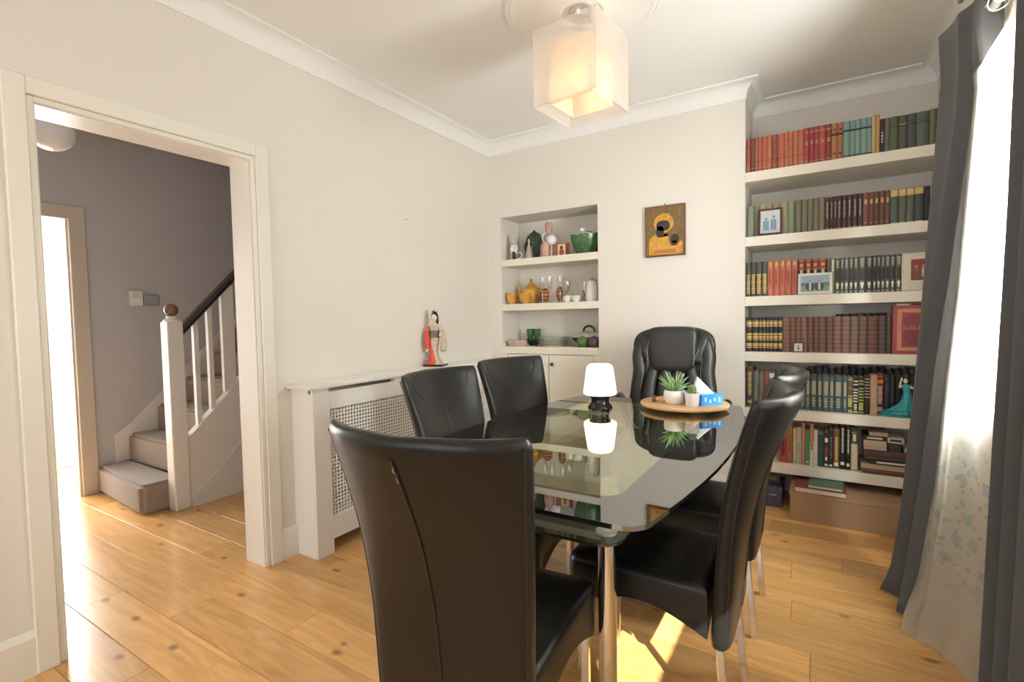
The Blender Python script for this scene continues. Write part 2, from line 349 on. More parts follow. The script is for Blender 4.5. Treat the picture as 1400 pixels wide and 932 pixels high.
# stairs
CARPET = mat('beige_carpet', (.30,.245,.195), .95, noise=.22, nscale=160, bump=.9, bscale=260, sheen=.3)
st = thing('staircase', 'carpeted hall staircase with white balusters and dark handrail beside grey wall', 'stairs', (-1.7, -2.0, 0))
ox, oy = -1.7, -2.0
for n in range(11):
    y0 = -2.01+.2*n; z1 = .197*(n+1)
    x0, x1 = -2.148, -1.285
    mb = MB()
    if n == 0:
        pl = [(x0, y0), (-1.36, y0-.06), (-1.32, y0-.05), (-1.30, y0-.02), (-1.29, -1.82), (x0, -1.80)]
    else: pl = [(x0, y0), (x1, y0), (x1, y0+.215), (x0, y0+.215)]
    z0 = .197*n-.02 if n else 0
    pl = [(a-ox, b-oy) for a, b in pl]
    mb.prism(pl, z0, z1)
    mb.build('carpet_step', CARPET, st, smooth=True, bevel=.022)
STW = mat('stair_white_paint', (.80,.76,.70), .4)
def pz(pts): return [(y-oy, z) for y, z in pts]
MB().prism_x(pz([(-1.90, .197), (-1.90, .40), (-1.80, .46), (.15, 2.36), (.15, 2.1), (-1.77, .2)]), HX-ox+.001, HX+.018-ox).build('wall_string', STW, st)
MB().prism_x(pz([(-1.82, 0), (-1.82, .455), (.0, 2.235), (.0, 0)]), -1.285-ox, -1.22-ox).build('spandrel_panel', STW, st)
MB().prism_x(pz([(-1.60, .235), (-1.02, .80), (-1.02, .795-.02), (-1.57, .235)]), -1.222-ox, -1.214-ox).build('panel_bead', STW, st)
MB().prism_x(pz([(-1.81, 0), (-1.81, .06), (-1.62, .21), (-.2, .21), (-.2, 0)]), -1.222-ox, -1.208-ox).build('stair_skirting', STW, st)
nw = MB().box(-1.30-ox, -1.205-ox, -1.915-oy, -1.82-oy, 0, 1.24).build('newel_post', STW, st, bevel=.006)
cxn, cyn = -1.2525-ox, -1.8675-oy
MB().lathe([(.046, 1.24), (.05, 1.25), (.03, 1.262), (.028, 1.275)], 16, (cxn, cyn, 0)).build('newel_collar', STW, nw, smooth=True)
MB().sup((cxn, cyn, 1.315), (.042,.042,.042)).build('newel_ball', mat('bronze_wood_ball', (.22,.12,.055), .35), nw, smooth=True)
RAIL = mat('dark_handrail_wood', (.035,.022,.018), .3)
dy = 1.06
sec = [(-.03,-.03),(.03,-.03),(.035,.0),(.025,.03),(-.025,.03),(-.035,0)]
MB().loft([[(-1.252+a-ox, y-oy, 1.175+(y+1.82)*dy+b) for a, b in sec] for y in (-1.825, 0)]).build('handrail', RAIL, st)
for y, hb in ((-1.728, .015), (-1.635, .015), (-1.51, .042), (-1.40, .015), (-1.31, .015), (-1.22, .015), (-1.13, .015)):
    z0 = .455+(y+1.82)*.978; 
    MB().box(-1.27-ox, -1.238-ox, y-hb-oy, y+hb-oy, z0-.02, 1.16+(y+1.82)*dy).build('baluster', STW, st)
# hall items
kp = thing('alarm_keypad', 'small white wall box on the grey hall wall above the stairs', 'keypad', (HX, -1.71, 1.37))
MB().box(0, .025, -.045, .04, 0, .115).build('casing', mat('keypad_white', (.85,.83,.79), .4), kp, bevel=.004)
MB().box(.025, .027, -.03, .025, .06, .1).build('display', mat('keypad_grey', (.7,.69,.66), .3), kp)
ts = thing('thermostat', 'grey metallic thermostat next to the white box on hall wall', 'thermostat', (HX, -1.62, 1.415))
MB().box(0, .03, -.045, .06, -.04, .04).build('body', mat('brushed_grey', (.4,.42,.43), .35, metal=.5), ts, bevel=.005)
MB().box(.03, .031, -.03, .045, -.026, .028).build('dial', mat('pale_grey', (.45,.47,.48), .35, metal=.4), ts)
gl = thing('globe_lamp', 'white glass globe ceiling lamp hanging in the hallway', 'ceiling lamp', (-1.15, -2.45, HZ))
MB().lathe([(.06, 0), (.06, -.03), (.02, -.05), (.012, -.05), (.012, -.24), (.05, -.24), (.055, -.27)], 20).build('stem', mat('brass_fitting', (.55,.5,.42), .3, metal=.8), gl, smooth=True)
MB().sup((0, 0, -.345), (.105,.105,.095), nu=24, nv=14).build('globe', mat('opal_glass', (.75,.73,.70), .15, trans=.0), gl, smooth=True)

# ------------------------------------------------------------------ fitted shelves and cupboard
cb = thing('alcove_cupboard', 'built-in cream cupboard with two doors below the crockery niche', 'cupboard', ((NX0+NX1)/2, 0, 0))
w2 = (NX1-NX0)/2
MB().box(-w2+.001, w2-.001, .0, ND-.001, .93, NZB).build('top_board', SHELF, cb, bevel=.003)
fr = MB().box(-w2+.001, -w2+.042, .001, .03, 0, .93).box(w2-.042, w2-.001, .001, .03, 0, .93).box(-w2+.042, w2-.042, .001, .03, 0, .10)
fr.build('frame', SHELF, cb)
for s in (-1, 1):
    a, b = (-w2+.046, -.003) if s < 0 else (.003, w2-.046)
    d = MB().box(a, b, .002, .022, .104, .926).build('door', SHELF, cb, bevel=.002)
    MB().box(a+.07, b-.07, -.0005, .002, .17, .86).build('panel', SHELF, d)
    if s > 0:
        MB().lathe([(.006, 0), (.006, .012), (.014, .016), (.016, .022), (.01, .03)], 14).xf(Matrix.Translation((a+.035, .002, .855)) @ Matrix.Rotation(PI/2, 4, 'X')).build('knob', mat('pewter', (.12,.11,.10), .35, metal=.8), d, smooth=True)
for z, l in ((1.698, 'upper cream shelf board in the crockery niche'), (1.336, 'lower cream shelf board in the crockery niche')):
    tag(MB().box(NX0+.0005, NX1-.0005, .0005, ND-.0005, -.054, 0).build('niche_shelf', SHELF, bevel=.002, loc=(0, 0, z)), l, 'shelf', 'shelf boards in the crockery niche')
SZ = [2.103, 1.703, 1.329, .980, .624, .286]
SN = ['top', 'second', 'third', 'fourth', 'fifth', 'lowest']
for z, n in zip(SZ, SN):
    tag(MB().box(XC+.0005, XR-.0005, .0, AD-.0005, -.06, 0).build('bookshelf_board', SHELF, bevel=.002, loc=(0, 0, z)), f'{n} thick cream floating shelf of books in the right alcove', 'shelf', 'floating book shelves in the alcove')

# ------------------------------------------------------------------ radiator cover
RY0, RY1, RX, RZ = -1.878, -.001, .175, .9
rc = thing('radiator_cover', 'long cream radiator cabinet with lattice grille along the left wall', 'radiator cover', (0, RY0, 0))
L_ = RY1-RY0
RCW = mat('radiator_cover_paint', (.90,.885,.84), .38)
MB().box(.0005, RX+.025, -.03, L_, RZ-.022, RZ).build('top_board', RCW, rc, bevel=.005, smooth=True)
MB().box(.0005, RX-.018, 0, .018, 0, RZ-.022).build('side_panel', RCW, rc)
def stile(a, b): MB().box(RX-.018, RX, a, b, 0, RZ-.045).build('stile', RCW, rc, bevel=.0015)
stile(0, .103); stile(1.40, 1.46); stile(L_-.08, L_-.001)
for a, b in ((.103, 1.40), (1.46, L_-.08)):
    MB().box(RX-.018, RX, a, b, .765, RZ-.045).build('rail', RCW, rc)
    MB().box(RX-.018, RX, a, b, .075, .195).build('rail', RCW, rc)
for a in (.05, .62, 1.43): MB().box(RX-.03, RX-.002, a-.05, a+.05, RZ-.046, RZ-.021).build('spacer_block', RCW, rc)
def lattice(a, b, z0, z1, p=.020, h=.0084):
    nx, nz = round((b-a)/p), round((z1-z0)/p); px_, pz_ = (b-a)/nx, (z1-z0)/nz; mb = MB(); x = RX-.011
    vid = {}
    def V(y, z):
        key = (round(y, 5), round(z, 5))
        if key not in vid: vid[key] = len(mb.v); mb.v.append((x, y, z))
        return vid[key]
    for i in range(nx):
        for j in range(nz):
            y, z = a+i*px_, z0+j*pz_; c, d = y+px_/2, z+pz_/2
            A, B, C, D = V(y,z), V(y+px_,z), V(y+px_,z+pz_), V(y,z+pz_)
            S, E_, N_, W_ = V(c,d-h), V(c+h,d), V(c,d+h), V(c-h,d)
            mb.f += [(A,B,S),(B,C,E_),(C,D,N_),(D,A,W_),(A,S,W_),(B,E_,S),(C,N_,E_),(D,W_,N_)]
    g = mb.build('lattice_grille', RCW, rc); g['kind'] = 'stuff'
    s = g.modifiers.new('thickness', 'SOLIDIFY'); s.thickness = .004
lattice(.103, 1.40, .195, .765); lattice(1.46, L_-.08, .195, .765)
rd = thing('radiator', 'white panel radiator, shade painted into its colour, behind the lattice grille', 'radiator', (.02, RY0+.25, .18))
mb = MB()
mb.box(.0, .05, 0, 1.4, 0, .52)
mb.build('panel', mat('radiator_painted_shade', (.22,.19,.16), .6), rd, bevel=.01)  # dark colour paints in the shade behind the grille
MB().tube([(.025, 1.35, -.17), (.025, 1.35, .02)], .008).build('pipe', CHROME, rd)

# ------------------------------------------------------------------ dining chairs
CE = [(.31, 0), (.6, .012), (.75, .03), (.84, .05), (.95, .078), (1.03, .105)]
CC = [(.31, 0), (.6, .03), (.75, .065), (.84, .10), (.95, .152), (1.03, .195)]
CW = [(.31, .20), (.55, .205), (.75, .218), (.88, .232), (.98, .246), (1.03, .25)]
def sm(z, tab):  # smoothed interpolation
    return sum(interp(z+d, tab) for d in (-.05, -.025, 0, .025, .05))/5
def back_off(u, hw, z):
    e, c = sm(z, CE), sm(z, CC); q = min(1, abs(u)/hw); return e+(c-e)*(1-q*q)
ZT = 1.004
def back_mesh():
    rings = []; M = 40
    zs = [.305, .31, .33]+[.36+(ZT-.025-.36)*i/22 for i in range(23)]+[ZT-.012, ZT-.004, ZT]
    for i, z in enumerate(zs):
        k = 1
        if z > ZT-.02: k = {ZT-.012: .86, ZT-.004: .6, ZT: .3}.get(z, 1)
        if i == 0: k = .8
        hw = sm(z, CW)-(1-k)*.014; th = (.058 if z < .85 else .058-.012*(z-.85)/.16)*k; ring = []
        for j in range(M):
            a = 2*PI*j/M; c, s = math.cos(a), math.sin(a)
            u = hw*math.copysign(abs(c)**.30, c); v = th/2*math.copysign(abs(s)**.6, s)
            ring.append((u, -.03-back_off(u, hw, z)+v, z))
        rings.append(ring)
    return MB().loft(rings)
def seat_mesh():
    pts = []
    hr, hf, D = .192, .197, .425
    cs = [(-hr, .0), (hr, .0), (hf, D), (-hf, D)]
    # perimeter with rounded front corners
    per = []
    def seg(p, q, n):
        return [(p[0]+(q[0]-p[0])*i/n, p[1]+(q[1]-p[1])*i/n, i/n) for i in range(n)]
    per += [(x, y, t, 0) for x, y, t in seg(cs[0], cs[1], 10)]
    r = .035
    a, b = cs[1], (hf, D-r); per += [(x, y, t, 1) for x, y, t in seg(a, b, 12)]
    per += [(hf-r+r*math.cos(PI/2*i/4), D-r+r*math.sin(PI/2*i/4), 0, 1) for i in range(4)]
    per += [(x, y, t, 2) for x, y, t in seg((hf-r, D), (-hf+r, D), 12)]
    per += [(-hf+r-r*math.sin(PI/2*i/4), D-r+r*math.cos(PI/2*i/4), 0, 3) for i in range(4)]
    per += [(x, y, t, 3) for x, y, t in seg((-hf, D-r), cs[0], 12)]
    def zb(t, side): return   .318+.06*math.sin(PI*t) if t else .318
    cx, cy = 0, D/2
    def ins(d, z): return [(x-math.copysign(min(d, abs(x)), x), cy+(y-cy)*(1-d/cy), z if not callable(z) else z(t, s)) for x, y, t, s in per]
    rings = [ins(.05, .40), ins(.014, lambda t, s: zb(t, s)+.02), ins(.012, zb), ins(0, lambda t, s: zb(t, s)+.004), ins(0, .43), ins(.001, .45), ins(.005, .462), ins(.018, .471), ins(.06, .477), ins(.13, .479)]
    return MB().loft(rings)
def arc_pts(z0, front=True):
    pts = []
    return pts
def front_pt(u, z, off=.0012):
    hw = sm(z, CW); th = .058 if z < .85 else .058-.012*(z-.85)/.16
    c = min(.999, abs(u)/hw); c = c**(1/.30); s = math.sqrt(max(0, 1-c*c))**.6
    return (u, -.03-back_off(u, hw, z)+th/2*s+off, z)
def rear_pt(u, z, off=.0012):
    hw = sm(z, CW); th = .058 if z < .85 else .058-.012*(z-.85)/.16
    c = min(.999, abs(u)/hw); c = c**(1/.30); s = math.sqrt(max(0, 1-c*c))**.6
    return (u, -.03-back_off(u, hw, z)-th/2*s-off, z)
def make_chair(label):
    t = thing('dining_chair', label, 'chair', group='black leather dining chairs')
    b = back_mesh().build('backrest', LEATHER, t, smooth=True, angle=60)
    MB().tube([rear_pt(0, .34+(.96-.34)*i/24, .0) for i in range(25)], .0032, 6).build('rear_seam', SEAM, b, smooth=True)
    arc = [front_pt(.19*math.cos(PI*(1-i/24)), .985-.125*math.sin(PI*i/24), 0) for i in range(25)]
    MB().tube(arc, .003, 6).build('arc_seam', SEAM, b, smooth=True)
    MB().tube([front_pt(0, .50+(.86-.50)*i/14, -.0005) for i in range(15)], .0018, 6).build('front_seam', SEAM, b, smooth=True)
    for s in (-1, 1):
        pts = []
        for i in range(24):
            z = .33+(.985-.33)*i/23; hw = sm(z, CW)-.007; p = rear_pt(s*hw*.995, z, 0); pts.append((p[0], p[1]+.001, p[2]))
        MB().tube(pts, .003, 6).build('piping', SEAM, b, smooth=True)
    s_ = seat_mesh().build('seat', LEATHER, t, smooth=True, angle=55)
    for sx in (-1, 1):
        MB().box(-.011, .011, -.011, .011, 0, .34).xf(Matrix.Shear('XY', 4, (0, .09))).build('leg', CHROME, t, bevel=.002, loc=(sx*.165, -.055, 0))
        MB().box(-.011, .011, -.011, .011, 0, .40).build('leg', CHROME, t, bevel=.002, loc=(sx*.17, .385, 0))
    return t
ch0 = make_chair('black leather dining chair nearest the camera, its tall back turned to us')
ch0.location = (1.652, -2.597, 0); ch0.rotation_euler = (0, 0, .085)
chs = [ch0]
for lab, loc, rz in (('black leather dining chair by the grille, nearer the hall doorway', (1.10, -1.825, 0), -PI/2+.03),
                     ('black leather dining chair by the grille, nearer the crockery niche', (1.055, -1.215, 0), -PI/2-.20),
                     ('black leather dining chair on the window side, nearer the camera', (2.09, -1.865, 0), PI/2),
                     ('black leather dining chair on the window side, nearer the bookshelves', (2.095, -1.285, 0), PI/2)):
    c = copy_tree(ch0); c['label'] = lab; c.location = loc; c.rotation_euler = (0, 0, rz); chs.append(c)
# scuff on the near chair
bk = [c for c in ch0.children if c.name.startswith('backrest')][0]
MB().tube([rear_pt(-.003+.0025*math.sin(i*1.7), .955-.05*i/8, .0010) for i in range(9)], [.0008, .002, .0016, .0028, .0014, .002, .0012, .0016, .0006], 5).build('scuff_mark', mat('scuffed_leather', (.28,.25,.22), .8), bk)['label'] = 'pale scuffed patch along the seam'

# ------------------------------------------------------------------ executive chair
oc = thing('office_chair', 'padded black executive chair at the far end of the table', 'chair', (1.595, -.66, 0), PI)
def lean(y, z): return y-.06*max(0, z-.55)/.6
OW = [(.52, .225), (.62, .255), (.74, .262), (.82, .235), (.92, .243), (1.0, .242), (1.06, .236), (1.10, .224), (1.125, .205), (1.142, .18), (1.15, .14)]
rings = []
for i in range(22):
    z = .50+.65*math.sin(PI/2*i/21)**.9; hw = sm(z, OW) if z < 1.0 else .243*max(.02, 1-((z-1.0)/.1535)**4)**.45; 
    if i == 0: hw *= .8
    ring = []
    for j in range(32):
        a = 2*PI*j/32; c, s = math.cos(a), math.sin(a); th = .045 if 0 < i < 21 else .025
        u = hw*math.copysign(abs(c)**.6, c); ring.append((u, lean(-.27, z)+.05*(u/.24)**2+th*math.copysign(abs(s)**.7, s), z))
    rings.append(ring)
ob = MB().loft(rings).build('backrest', LEATHER2, oc, smooth=True, angle=70)
# side bolsters
for s in (-1, 1):
    pts = smooth_path([(s*.20, lean(-.235, .53), .53), (s*.222, lean(-.225, .66), .66), (s*.212, lean(-.22, .78), .78), (s*.198, lean(-.215, .88), .88), (s*.205, lean(-.215, .98), .98), (s*.185, lean(-.225, 1.06), 1.06), (s*.15, lean(-.235, 1.11), 1.11)], 5)
    n = len(pts); MB().tube(pts, [.02+.024*math.sin(PI*min(1, max(0, i/(n-1))))**.5 for i in range(n)], 12).build('side_bolster', LEATHER2, ob, smooth=True, angle=80)
    MB().tube([(p.x-s*.03, p.y+.031, p.z) for p in pts[2:-3]], .0018, 5).build('stitching', STITCH, ob)
# lower pleats
for u in (-.13, -.045, .045, .13):
    pts = smooth_path([(u*1.1, lean(-.225, .55), .55), (u*1.05, lean(-.205, .68), .68), (u, lean(-.21, .80), .80), (u*.8, lean(-.22, .92), .92)], 5)
    n = len(pts); MB().tube(pts, [.026+.018*math.sin(PI*i/(n-1))**.6 for i in range(n)], 12).build('pleat', LEATHER2, ob, smooth=True, angle=80)
# head cushion with wings
MB().sup((0, lean(-.205, 1.0)-.005, 1.015), (.146, .052, .138), .42, .38, 32, 16, fn=lambda x, y, z: (x*(1+.08*z/.13), y+.0, z)).build('head_cushion', LEATHER2, ob, smooth=True, angle=80)
for s in (-1, 1):
    def wf(x, y, z, s=s): return (x+s*.045*(z/.1)*.6, y-.02*(z/.1), z)
    MB().sup((s*.157, lean(-.212, 1.02), 1.02), (.036, .036, .09), .6, .6, 20, 12, fn=wf).build('head_wing', LEATHER2, ob, smooth=True, angle=80)
    MB().tube(smooth_path([(s*.128, lean(-.165, .93), .93), (s*.150, lean(-.17, 1.02), 1.0), (s*.20, lean(-.20, 1.08), 1.085)], 5), .0016, 5).build('stitching', STITCH, ob)
    MB().tube(smooth_path([(s*.134, lean(-.16, .92), .92), (s*.137, lean(-.152, 1.0), 1.0), (s*.128, lean(-.165, 1.1), 1.11)], 5), .0016, 5).build('stitching', STITCH, ob)
MB().sup((0, .0, .475), (.25, .25, .055), .5, .45, 32, 10).build('seat', LEATHER2, oc, smooth=True, angle=80)
for s in (-1, 1):
    MB().tube(smooth_path([(s*.27, -.27, .50), (s*.30, -.255, .62), (s*.315, -.23, .71), (s*.305, -.12, .725), (s*.30, .04, .715), (s*.285, .14, .64), (s*.25, .15, .47)], 5), .022, 10).build('armrest', BLACKG, oc, smooth=True)
MB().lathe([(.035, .09), (.035, .22), (.022, .22), (.022, .42)], 16).build('gas_lift', BLACKG, oc, smooth=True)
for i in range(5):
    a = PI/2+2*PI*i/5; c, s = math.cos(a), math.sin(a)
    lg = MB().tube([(.02*c, .02*s, .105), (.28*c, .28*s, .075)], [.028, .018], 8).build('base_leg', BLACKG, oc, smooth=True)
    MB().lathe([(.025, -.011), (.028, -.006), (.028, .006), (.025, .011)], 14).xf(Matrix.Translation((.275*c, .275*s, .0285)) @ Matrix.Rotation(a+PI/2, 4, 'Z') @ Matrix.Rotation(PI/2, 4, 'Y')).build('castor', BLACKG, lg, smooth=True)

# ------------------------------------------------------------------ glass dining table
TX, TY = 1.575, -1.555
tb = thing('dining_table', 'boat-shaped dark glass dining table with chrome legs and lower glass shelf', 'table', (TX, TY, 0))
def boat(hx_end, bow, hy, r, n=10, ebow=.0):
    P = []
    def side(y): return hx_end+bow*(1-(y/hy)**2)
    for i in range(n+1): y = -hy+r+(2*hy-2*r)*i/n; P.append((side(y), y))
    e = side(hy-r)
    for k in range(1, 7): a = PI/2*k/6; P.append((e-r+r*math.cos(a), hy-r+r*math.sin(a)))
    for k in range(0, 6): a = PI/2*(1-k/6); P.append((-e+r-r*math.cos(a), hy-r+r*math.sin(a)))
    for i in range(n+1): y = hy-r-(2*hy-2*r)*i/n; P.append((-side(y), y))
    for k in range(1, 7): a = PI/2*k/6; P.append((-e+r-r*math.cos(a), -hy+r-r*math.sin(a)))
    for k in range(0, 6): a = PI/2*(1-k/6); P.append((e-r+r*math.cos(a), -hy+r-r*math.sin(a)))
    return P
GLB = mat('black_bordered_glass', (.012,.011,.010), .015, ior=3.2)
GLC = glass_thin('smoked_centre_glass', (.60,.62,.5), 1.8, .01, (.97,.98,.84), .26)
GLS = mat('black_shelf_glass', (.03,.034,.026), .02, ior=2.1)
outer = boat(.437, .085, .857, .07); inner = rrect(-.33, .33, -.70, .70, .06, 6)
bm = bmesh.new()
def ringv(P, z): return [bm.verts.new((x, y, z)) for x, y in P]
o0, o1 = ringv(outer, .738), ringv(outer, .750); i0, i1 = ringv(inner, .738), ringv(inner, .750)
def es(R): return [bm.edges.get((R[k], R[(k+1) % len(R)])) or bm.edges.new((R[k], R[(k+1) % len(R)])) for k in range(len(R))]
for a, b in ((o1, i1), (o0, i0)): bmesh.ops.triangle_fill(bm, use_beauty=True, use_dissolve=False, edges=es(a)+es(b))
for a, b in ((o0, o1), (i1, i0)):
    for k in range(len(a)): bm.faces.new((a[k], a[(k+1) % len(a)], b[(k+1) % len(a)], b[k]))
bmesh.ops.recalc_face_normals(bm, faces=bm.faces)
me = bpy.data.meshes.new('glass_border'); bm.to_mesh(me); bm.free(); me.materials.append(GLB)
gb = bpy.data.objects.new('glass_border', me); COL.objects.link(gb); gb.parent = tb; gb['label'] = 'black printed border of the glass top'
q = MB(); q.add([(x, y, .7499) for x, y in inner], [tuple(range(len(inner)))]); q.build('glass_centre', GLC, tb, fix=False)['label'] = 'smoked clear centre of the glass top'
MB().prism(rrect(-.325, .325, -.695, .695, .07), .606, .615).build('lower_shelf', GLS, tb, bevel=.001)['label'] = 'dark lower glass shelf'
for sx in (-1, 1):
    for sy in (-1, 1):
        lx, ly = sx*.268, sy*.612
        lg = MB().lathe([(.028, 0), (.028, .004), (.026, .006), (.026, .598), (.030, .598), (.030, .606)], 28, (lx, ly, 0)).build('leg', CHROME, tb, smooth=True, angle=30)
        MB().lathe([(.030, .615), (.030, .622), (.014, .624), (.014, .726), (.036, .728), (.036, .737)], 28, (lx, ly, 0)).build('support_disc', mat('brushed_disc', (.78,.80,.78), .35, metal=.35), lg, smooth=True, angle=30)

# ------------------------------------------------------------------ pendant lamp and ceiling rose
RCX, RCY = 1.40, -1.27
rose = thing('ceiling_rose', 'large round white plaster ceiling rose above the pendant', 'ceiling rose', (RCX, RCY, ZC))
MB().lathe([(.36, 0), (.36, -.010), (.352, -.016), (.34, -.012), (.33, -.018), (.318, -.013), (.30, -.012), (.16, -.016), (.12, -.03), (.10, -.034), (.085, -.02), (.07, -.02), (.0, -.02)], 64, cap=False).build('plaster_disc', COVE, rose, smooth=True, angle=25)
ORG = cloth('sheer_organza', (.93,.90,.85), .45, .52)
INS = cloth('inner_shade_fabric', (.95,.84,.74), .6, .12)
pl_ = thing('pendant_lamp', 'cube pendant lamp with sheer outer shade and glowing inner box', 'ceiling lamp', (1.398, -1.275, ZC-.02), -.095)
MB().lathe([(.055, 0), (.055, -.012), (.045, -.04), (.02, -.05)], 24).build('ceiling_cup', mat('satin_silver', (.6,.6,.6), .25, metal=1), pl_, smooth=True)
def open_box(h, z0, z1, ht=None):
    mb = MB(); ht = ht or h
    for a, b in (((-1,-1),(1,-1)), ((1,-1),(1,1)), ((1,1),(-1,1)), ((-1,1),(-1,-1))):
        mb.add([(a[0]*h, a[1]*h, z0), (b[0]*h, b[1]*h, z0), (b[0]*ht, b[1]*ht, z1), (a[0]*ht, a[1]*ht, z1)], [(0,1,2,3)])
    return mb
zt_, zb_ = 2.525-(ZC-.02), 2.185-(ZC-.02); hs = .16
os_ = open_box(hs, zb_, zt_).build('outer_shade', ORG, pl_)
WIRE = mat('shade_edge_wire', (.75,.62,.45), .5)
for z in (zb_, zt_):
    MB().tube([(-hs,-hs,z),(hs,-hs,z),(hs,hs,z),(-hs,hs,z),(-hs,-hs,z)], .0016, 5).build('rim', WIRE, os_)
for a, b in ((-1,-1),(1,-1),(1,1),(-1,1)): MB().tube([(a*hs,b*hs,zb_),(a*hs,b*hs,zt_)], .0011, 5).build('edge', WIRE, os_)
is_ = open_box(.105, zb_+.02, zt_-.05).build('inner_shade', INS, pl_)
for z in (zb_+.02, zt_-.05): MB().tube([(-.105,-.105,z),(.105,-.105,z),(.105,.105,z),(-.105,.105,z),(-.105,-.105,z)], .0016, 5).build('rim', WIRE, is_)
sp = MB()
for a in (0, PI/2): 
    sp.tube([(math.cos(a)*hs, math.sin(a)*hs, zt_), (-math.cos(a)*hs, -math.sin(a)*hs, zt_)], .0016, 5)
sp.build('spider_frame', WIRE, pl_)
MB().tube([(0,0,-.045),(0,0,zt_-.09)], .004, 6).build('flex', mat('flex_white', (.8,.78,.74), .5), pl_)
for k, (a, c_) in enumerate(((.02, '#8c2f20'), (-.015, '#3c3c3c'))):
    MB().tube(smooth_path([(a, 0, -.03), (a*2.2, .02, -.06), (a*1.2, -.02, -.08), (0, 0, -.1)], 5), .0022, 5).build('wire', mat('wire%d' % k, c_, .5), pl_)
MB().lathe([(.018, 0), (.02, -.05), (.016, -.06)], 14, (0,0,zt_-.09)).build('lamp_holder', mat('holder_white', (.8,.78,.74), .5), pl_, smooth=True)
MB().sup((0, 0, zt_-.195), (.028,.028,.045)).build('bulb', mat('glowing_bulb', (1,.8,.5), .5, emit='#ffb050', estr=6), pl_, smooth=True)
pb_ = bpy.data.lights.new('pendant_bulb_light', 'POINT'); pb_.energy = .8; pb_.color = (1, .66, .36); pb_.shadow_soft_size = .03
pbo = bpy.data.objects.new('pendant_bulb_light', pb_); COL.objects.link(pbo); pbo.parent = pl_; pbo.location = (.02, .02, zt_-.27)

# ------------------------------------------------------------------ things on the table
tl = thing('table_lamp', 'small mushroom lamp with black base and glowing white shade on the table', 'table lamp', (1.388, -1.062, .7502))
MB().lathe([(.0, 0), (.062, 0), (.064, .003), (.06, .012), (.05, .024), (.044, .036), (.046, .052), (.056, .064), (.056, .070), (.0, .072)], 36, cap=False).build('base', BLACKG, tl, smooth=True)
MB().lathe([(.0, .070), (.076, .070), (.083, .075), (.0845, .084), (.068, .205), (.063, .218), (.052, .226), (.0, .229)], 40, cap=False).build('shade', mat('glowing_opal_shade', (.9,.87,.78), .4, emit='#fff0cc', estr=2.6), tl, smooth=True)
bx_, by_ = 1.768, -.885
BW = mat('light_board_wood', (.66,.40,.20), .4, noise=.12, nscale=14)
bd = thing('serving_board', 'round light wooden turntable board at the far table end', 'board', (bx_, by_, .7502))
MB().lathe([(.0, .0), (.085, 0), (.085, .012), (.0, .012)], 32, cap=False).build('turntable_foot', BLACKG, bd, smooth=True, angle=30)
MB().lathe([(.0, .012), (.20, .012), (.212, .018), (.214, .026), (.21, .030), (.0, .030)], 64, cap=False).build('board', BW, bd, smooth=True, angle=30)
ZB = .7803
# aloe
al = thing('potted_aloe', 'spiky green aloe in a round white pot on the wooden board', 'plant', (1.738, -.955, ZB))
MB().lathe([(.0, 0), (.036, 0), (.040, .003), (.05, .03), (.0515, .045), (.049, .066), (.047, .069), (.044, .066), (.044, .055), (.0, .055)], 32, cap=False).build('pot', mat('white_pot', (.86,.86,.86), .35), al, smooth=True)
MB().lathe([(.044, .056), (.0, .058)], 20, cap=False).build('soil', mat('soil', (.05,.035,.025), .9), al)
LEAF = mat('aloe_green', (.18,.34,.12), .4, noise=.3, nscale=60)
LEAF2 = mat('aloe_light_green', (.36,.50,.24), .4, noise=.25, nscale=60)
rnd = random.Random(3)
for i in range(22):
    a = i*2.4; tilt = .15+.95*((i % 11)/11)**.8; ln_ = (.115-.035*(i % 11)/11)*rnd.uniform(.85, 1.1)
    pts = []; rr = []
    for k in range(7):
        t = k/6; rad = ln_*t*math.sin(tilt*(.6+.55*t)); hz = ln_*t*math.cos(tilt*(.6+.4*t))
        pts.append((math.cos(a)*(.008+rad), math.sin(a)*(.008+rad), .055+hz)); rr.append(.0095*(1-t)**.8*(1-.15*t)+.0006)
    MB().tube(pts, rr, 6).build('leaf', LEAF if i % 3 else LEAF2, al, smooth=True)
# cactus
cc = thing('potted_cactus', 'small dotted cactus in a tapered white pot on the wooden board', 'plant', (1.830, -.99, ZB))
MB().lathe([(.0, 0), (.027, 0), (.029, .002), (.0345, .058), (.035, .066), (.0325, .066), (.031, .056), (.0, .056)], 32, cap=False).build('pot', mat('white_pot', (.86,.86,.86), .35), cc, smooth=True)
cg = MB().sup((0, 0, .077), (.019, .019, .028), nu=20, nv=14, fn=lambda x, y, z: (x*(1+.09*math.cos(10*math.atan2(y, x))), y*(1+.09*math.cos(10*math.atan2(y, x))), z)).build('cactus', mat('cactus_green', (.10,.19,.06), .5, noise=.4, nscale=120), cc, smooth=True)
mb = MB()
for i in range(44):
    a = i*2.399; z = -.8+1.75*i/44; r = math.sqrt(max(0, 1-z*z)); mb.sup((.0205*r*math.cos(a), .0205*r*math.sin(a), .077+.029*z), (.0017,.0017,.0017), nu=6, nv=4)
mb.build('spines', mat('cactus_dots', (.55,.55,.38), .7), cg)
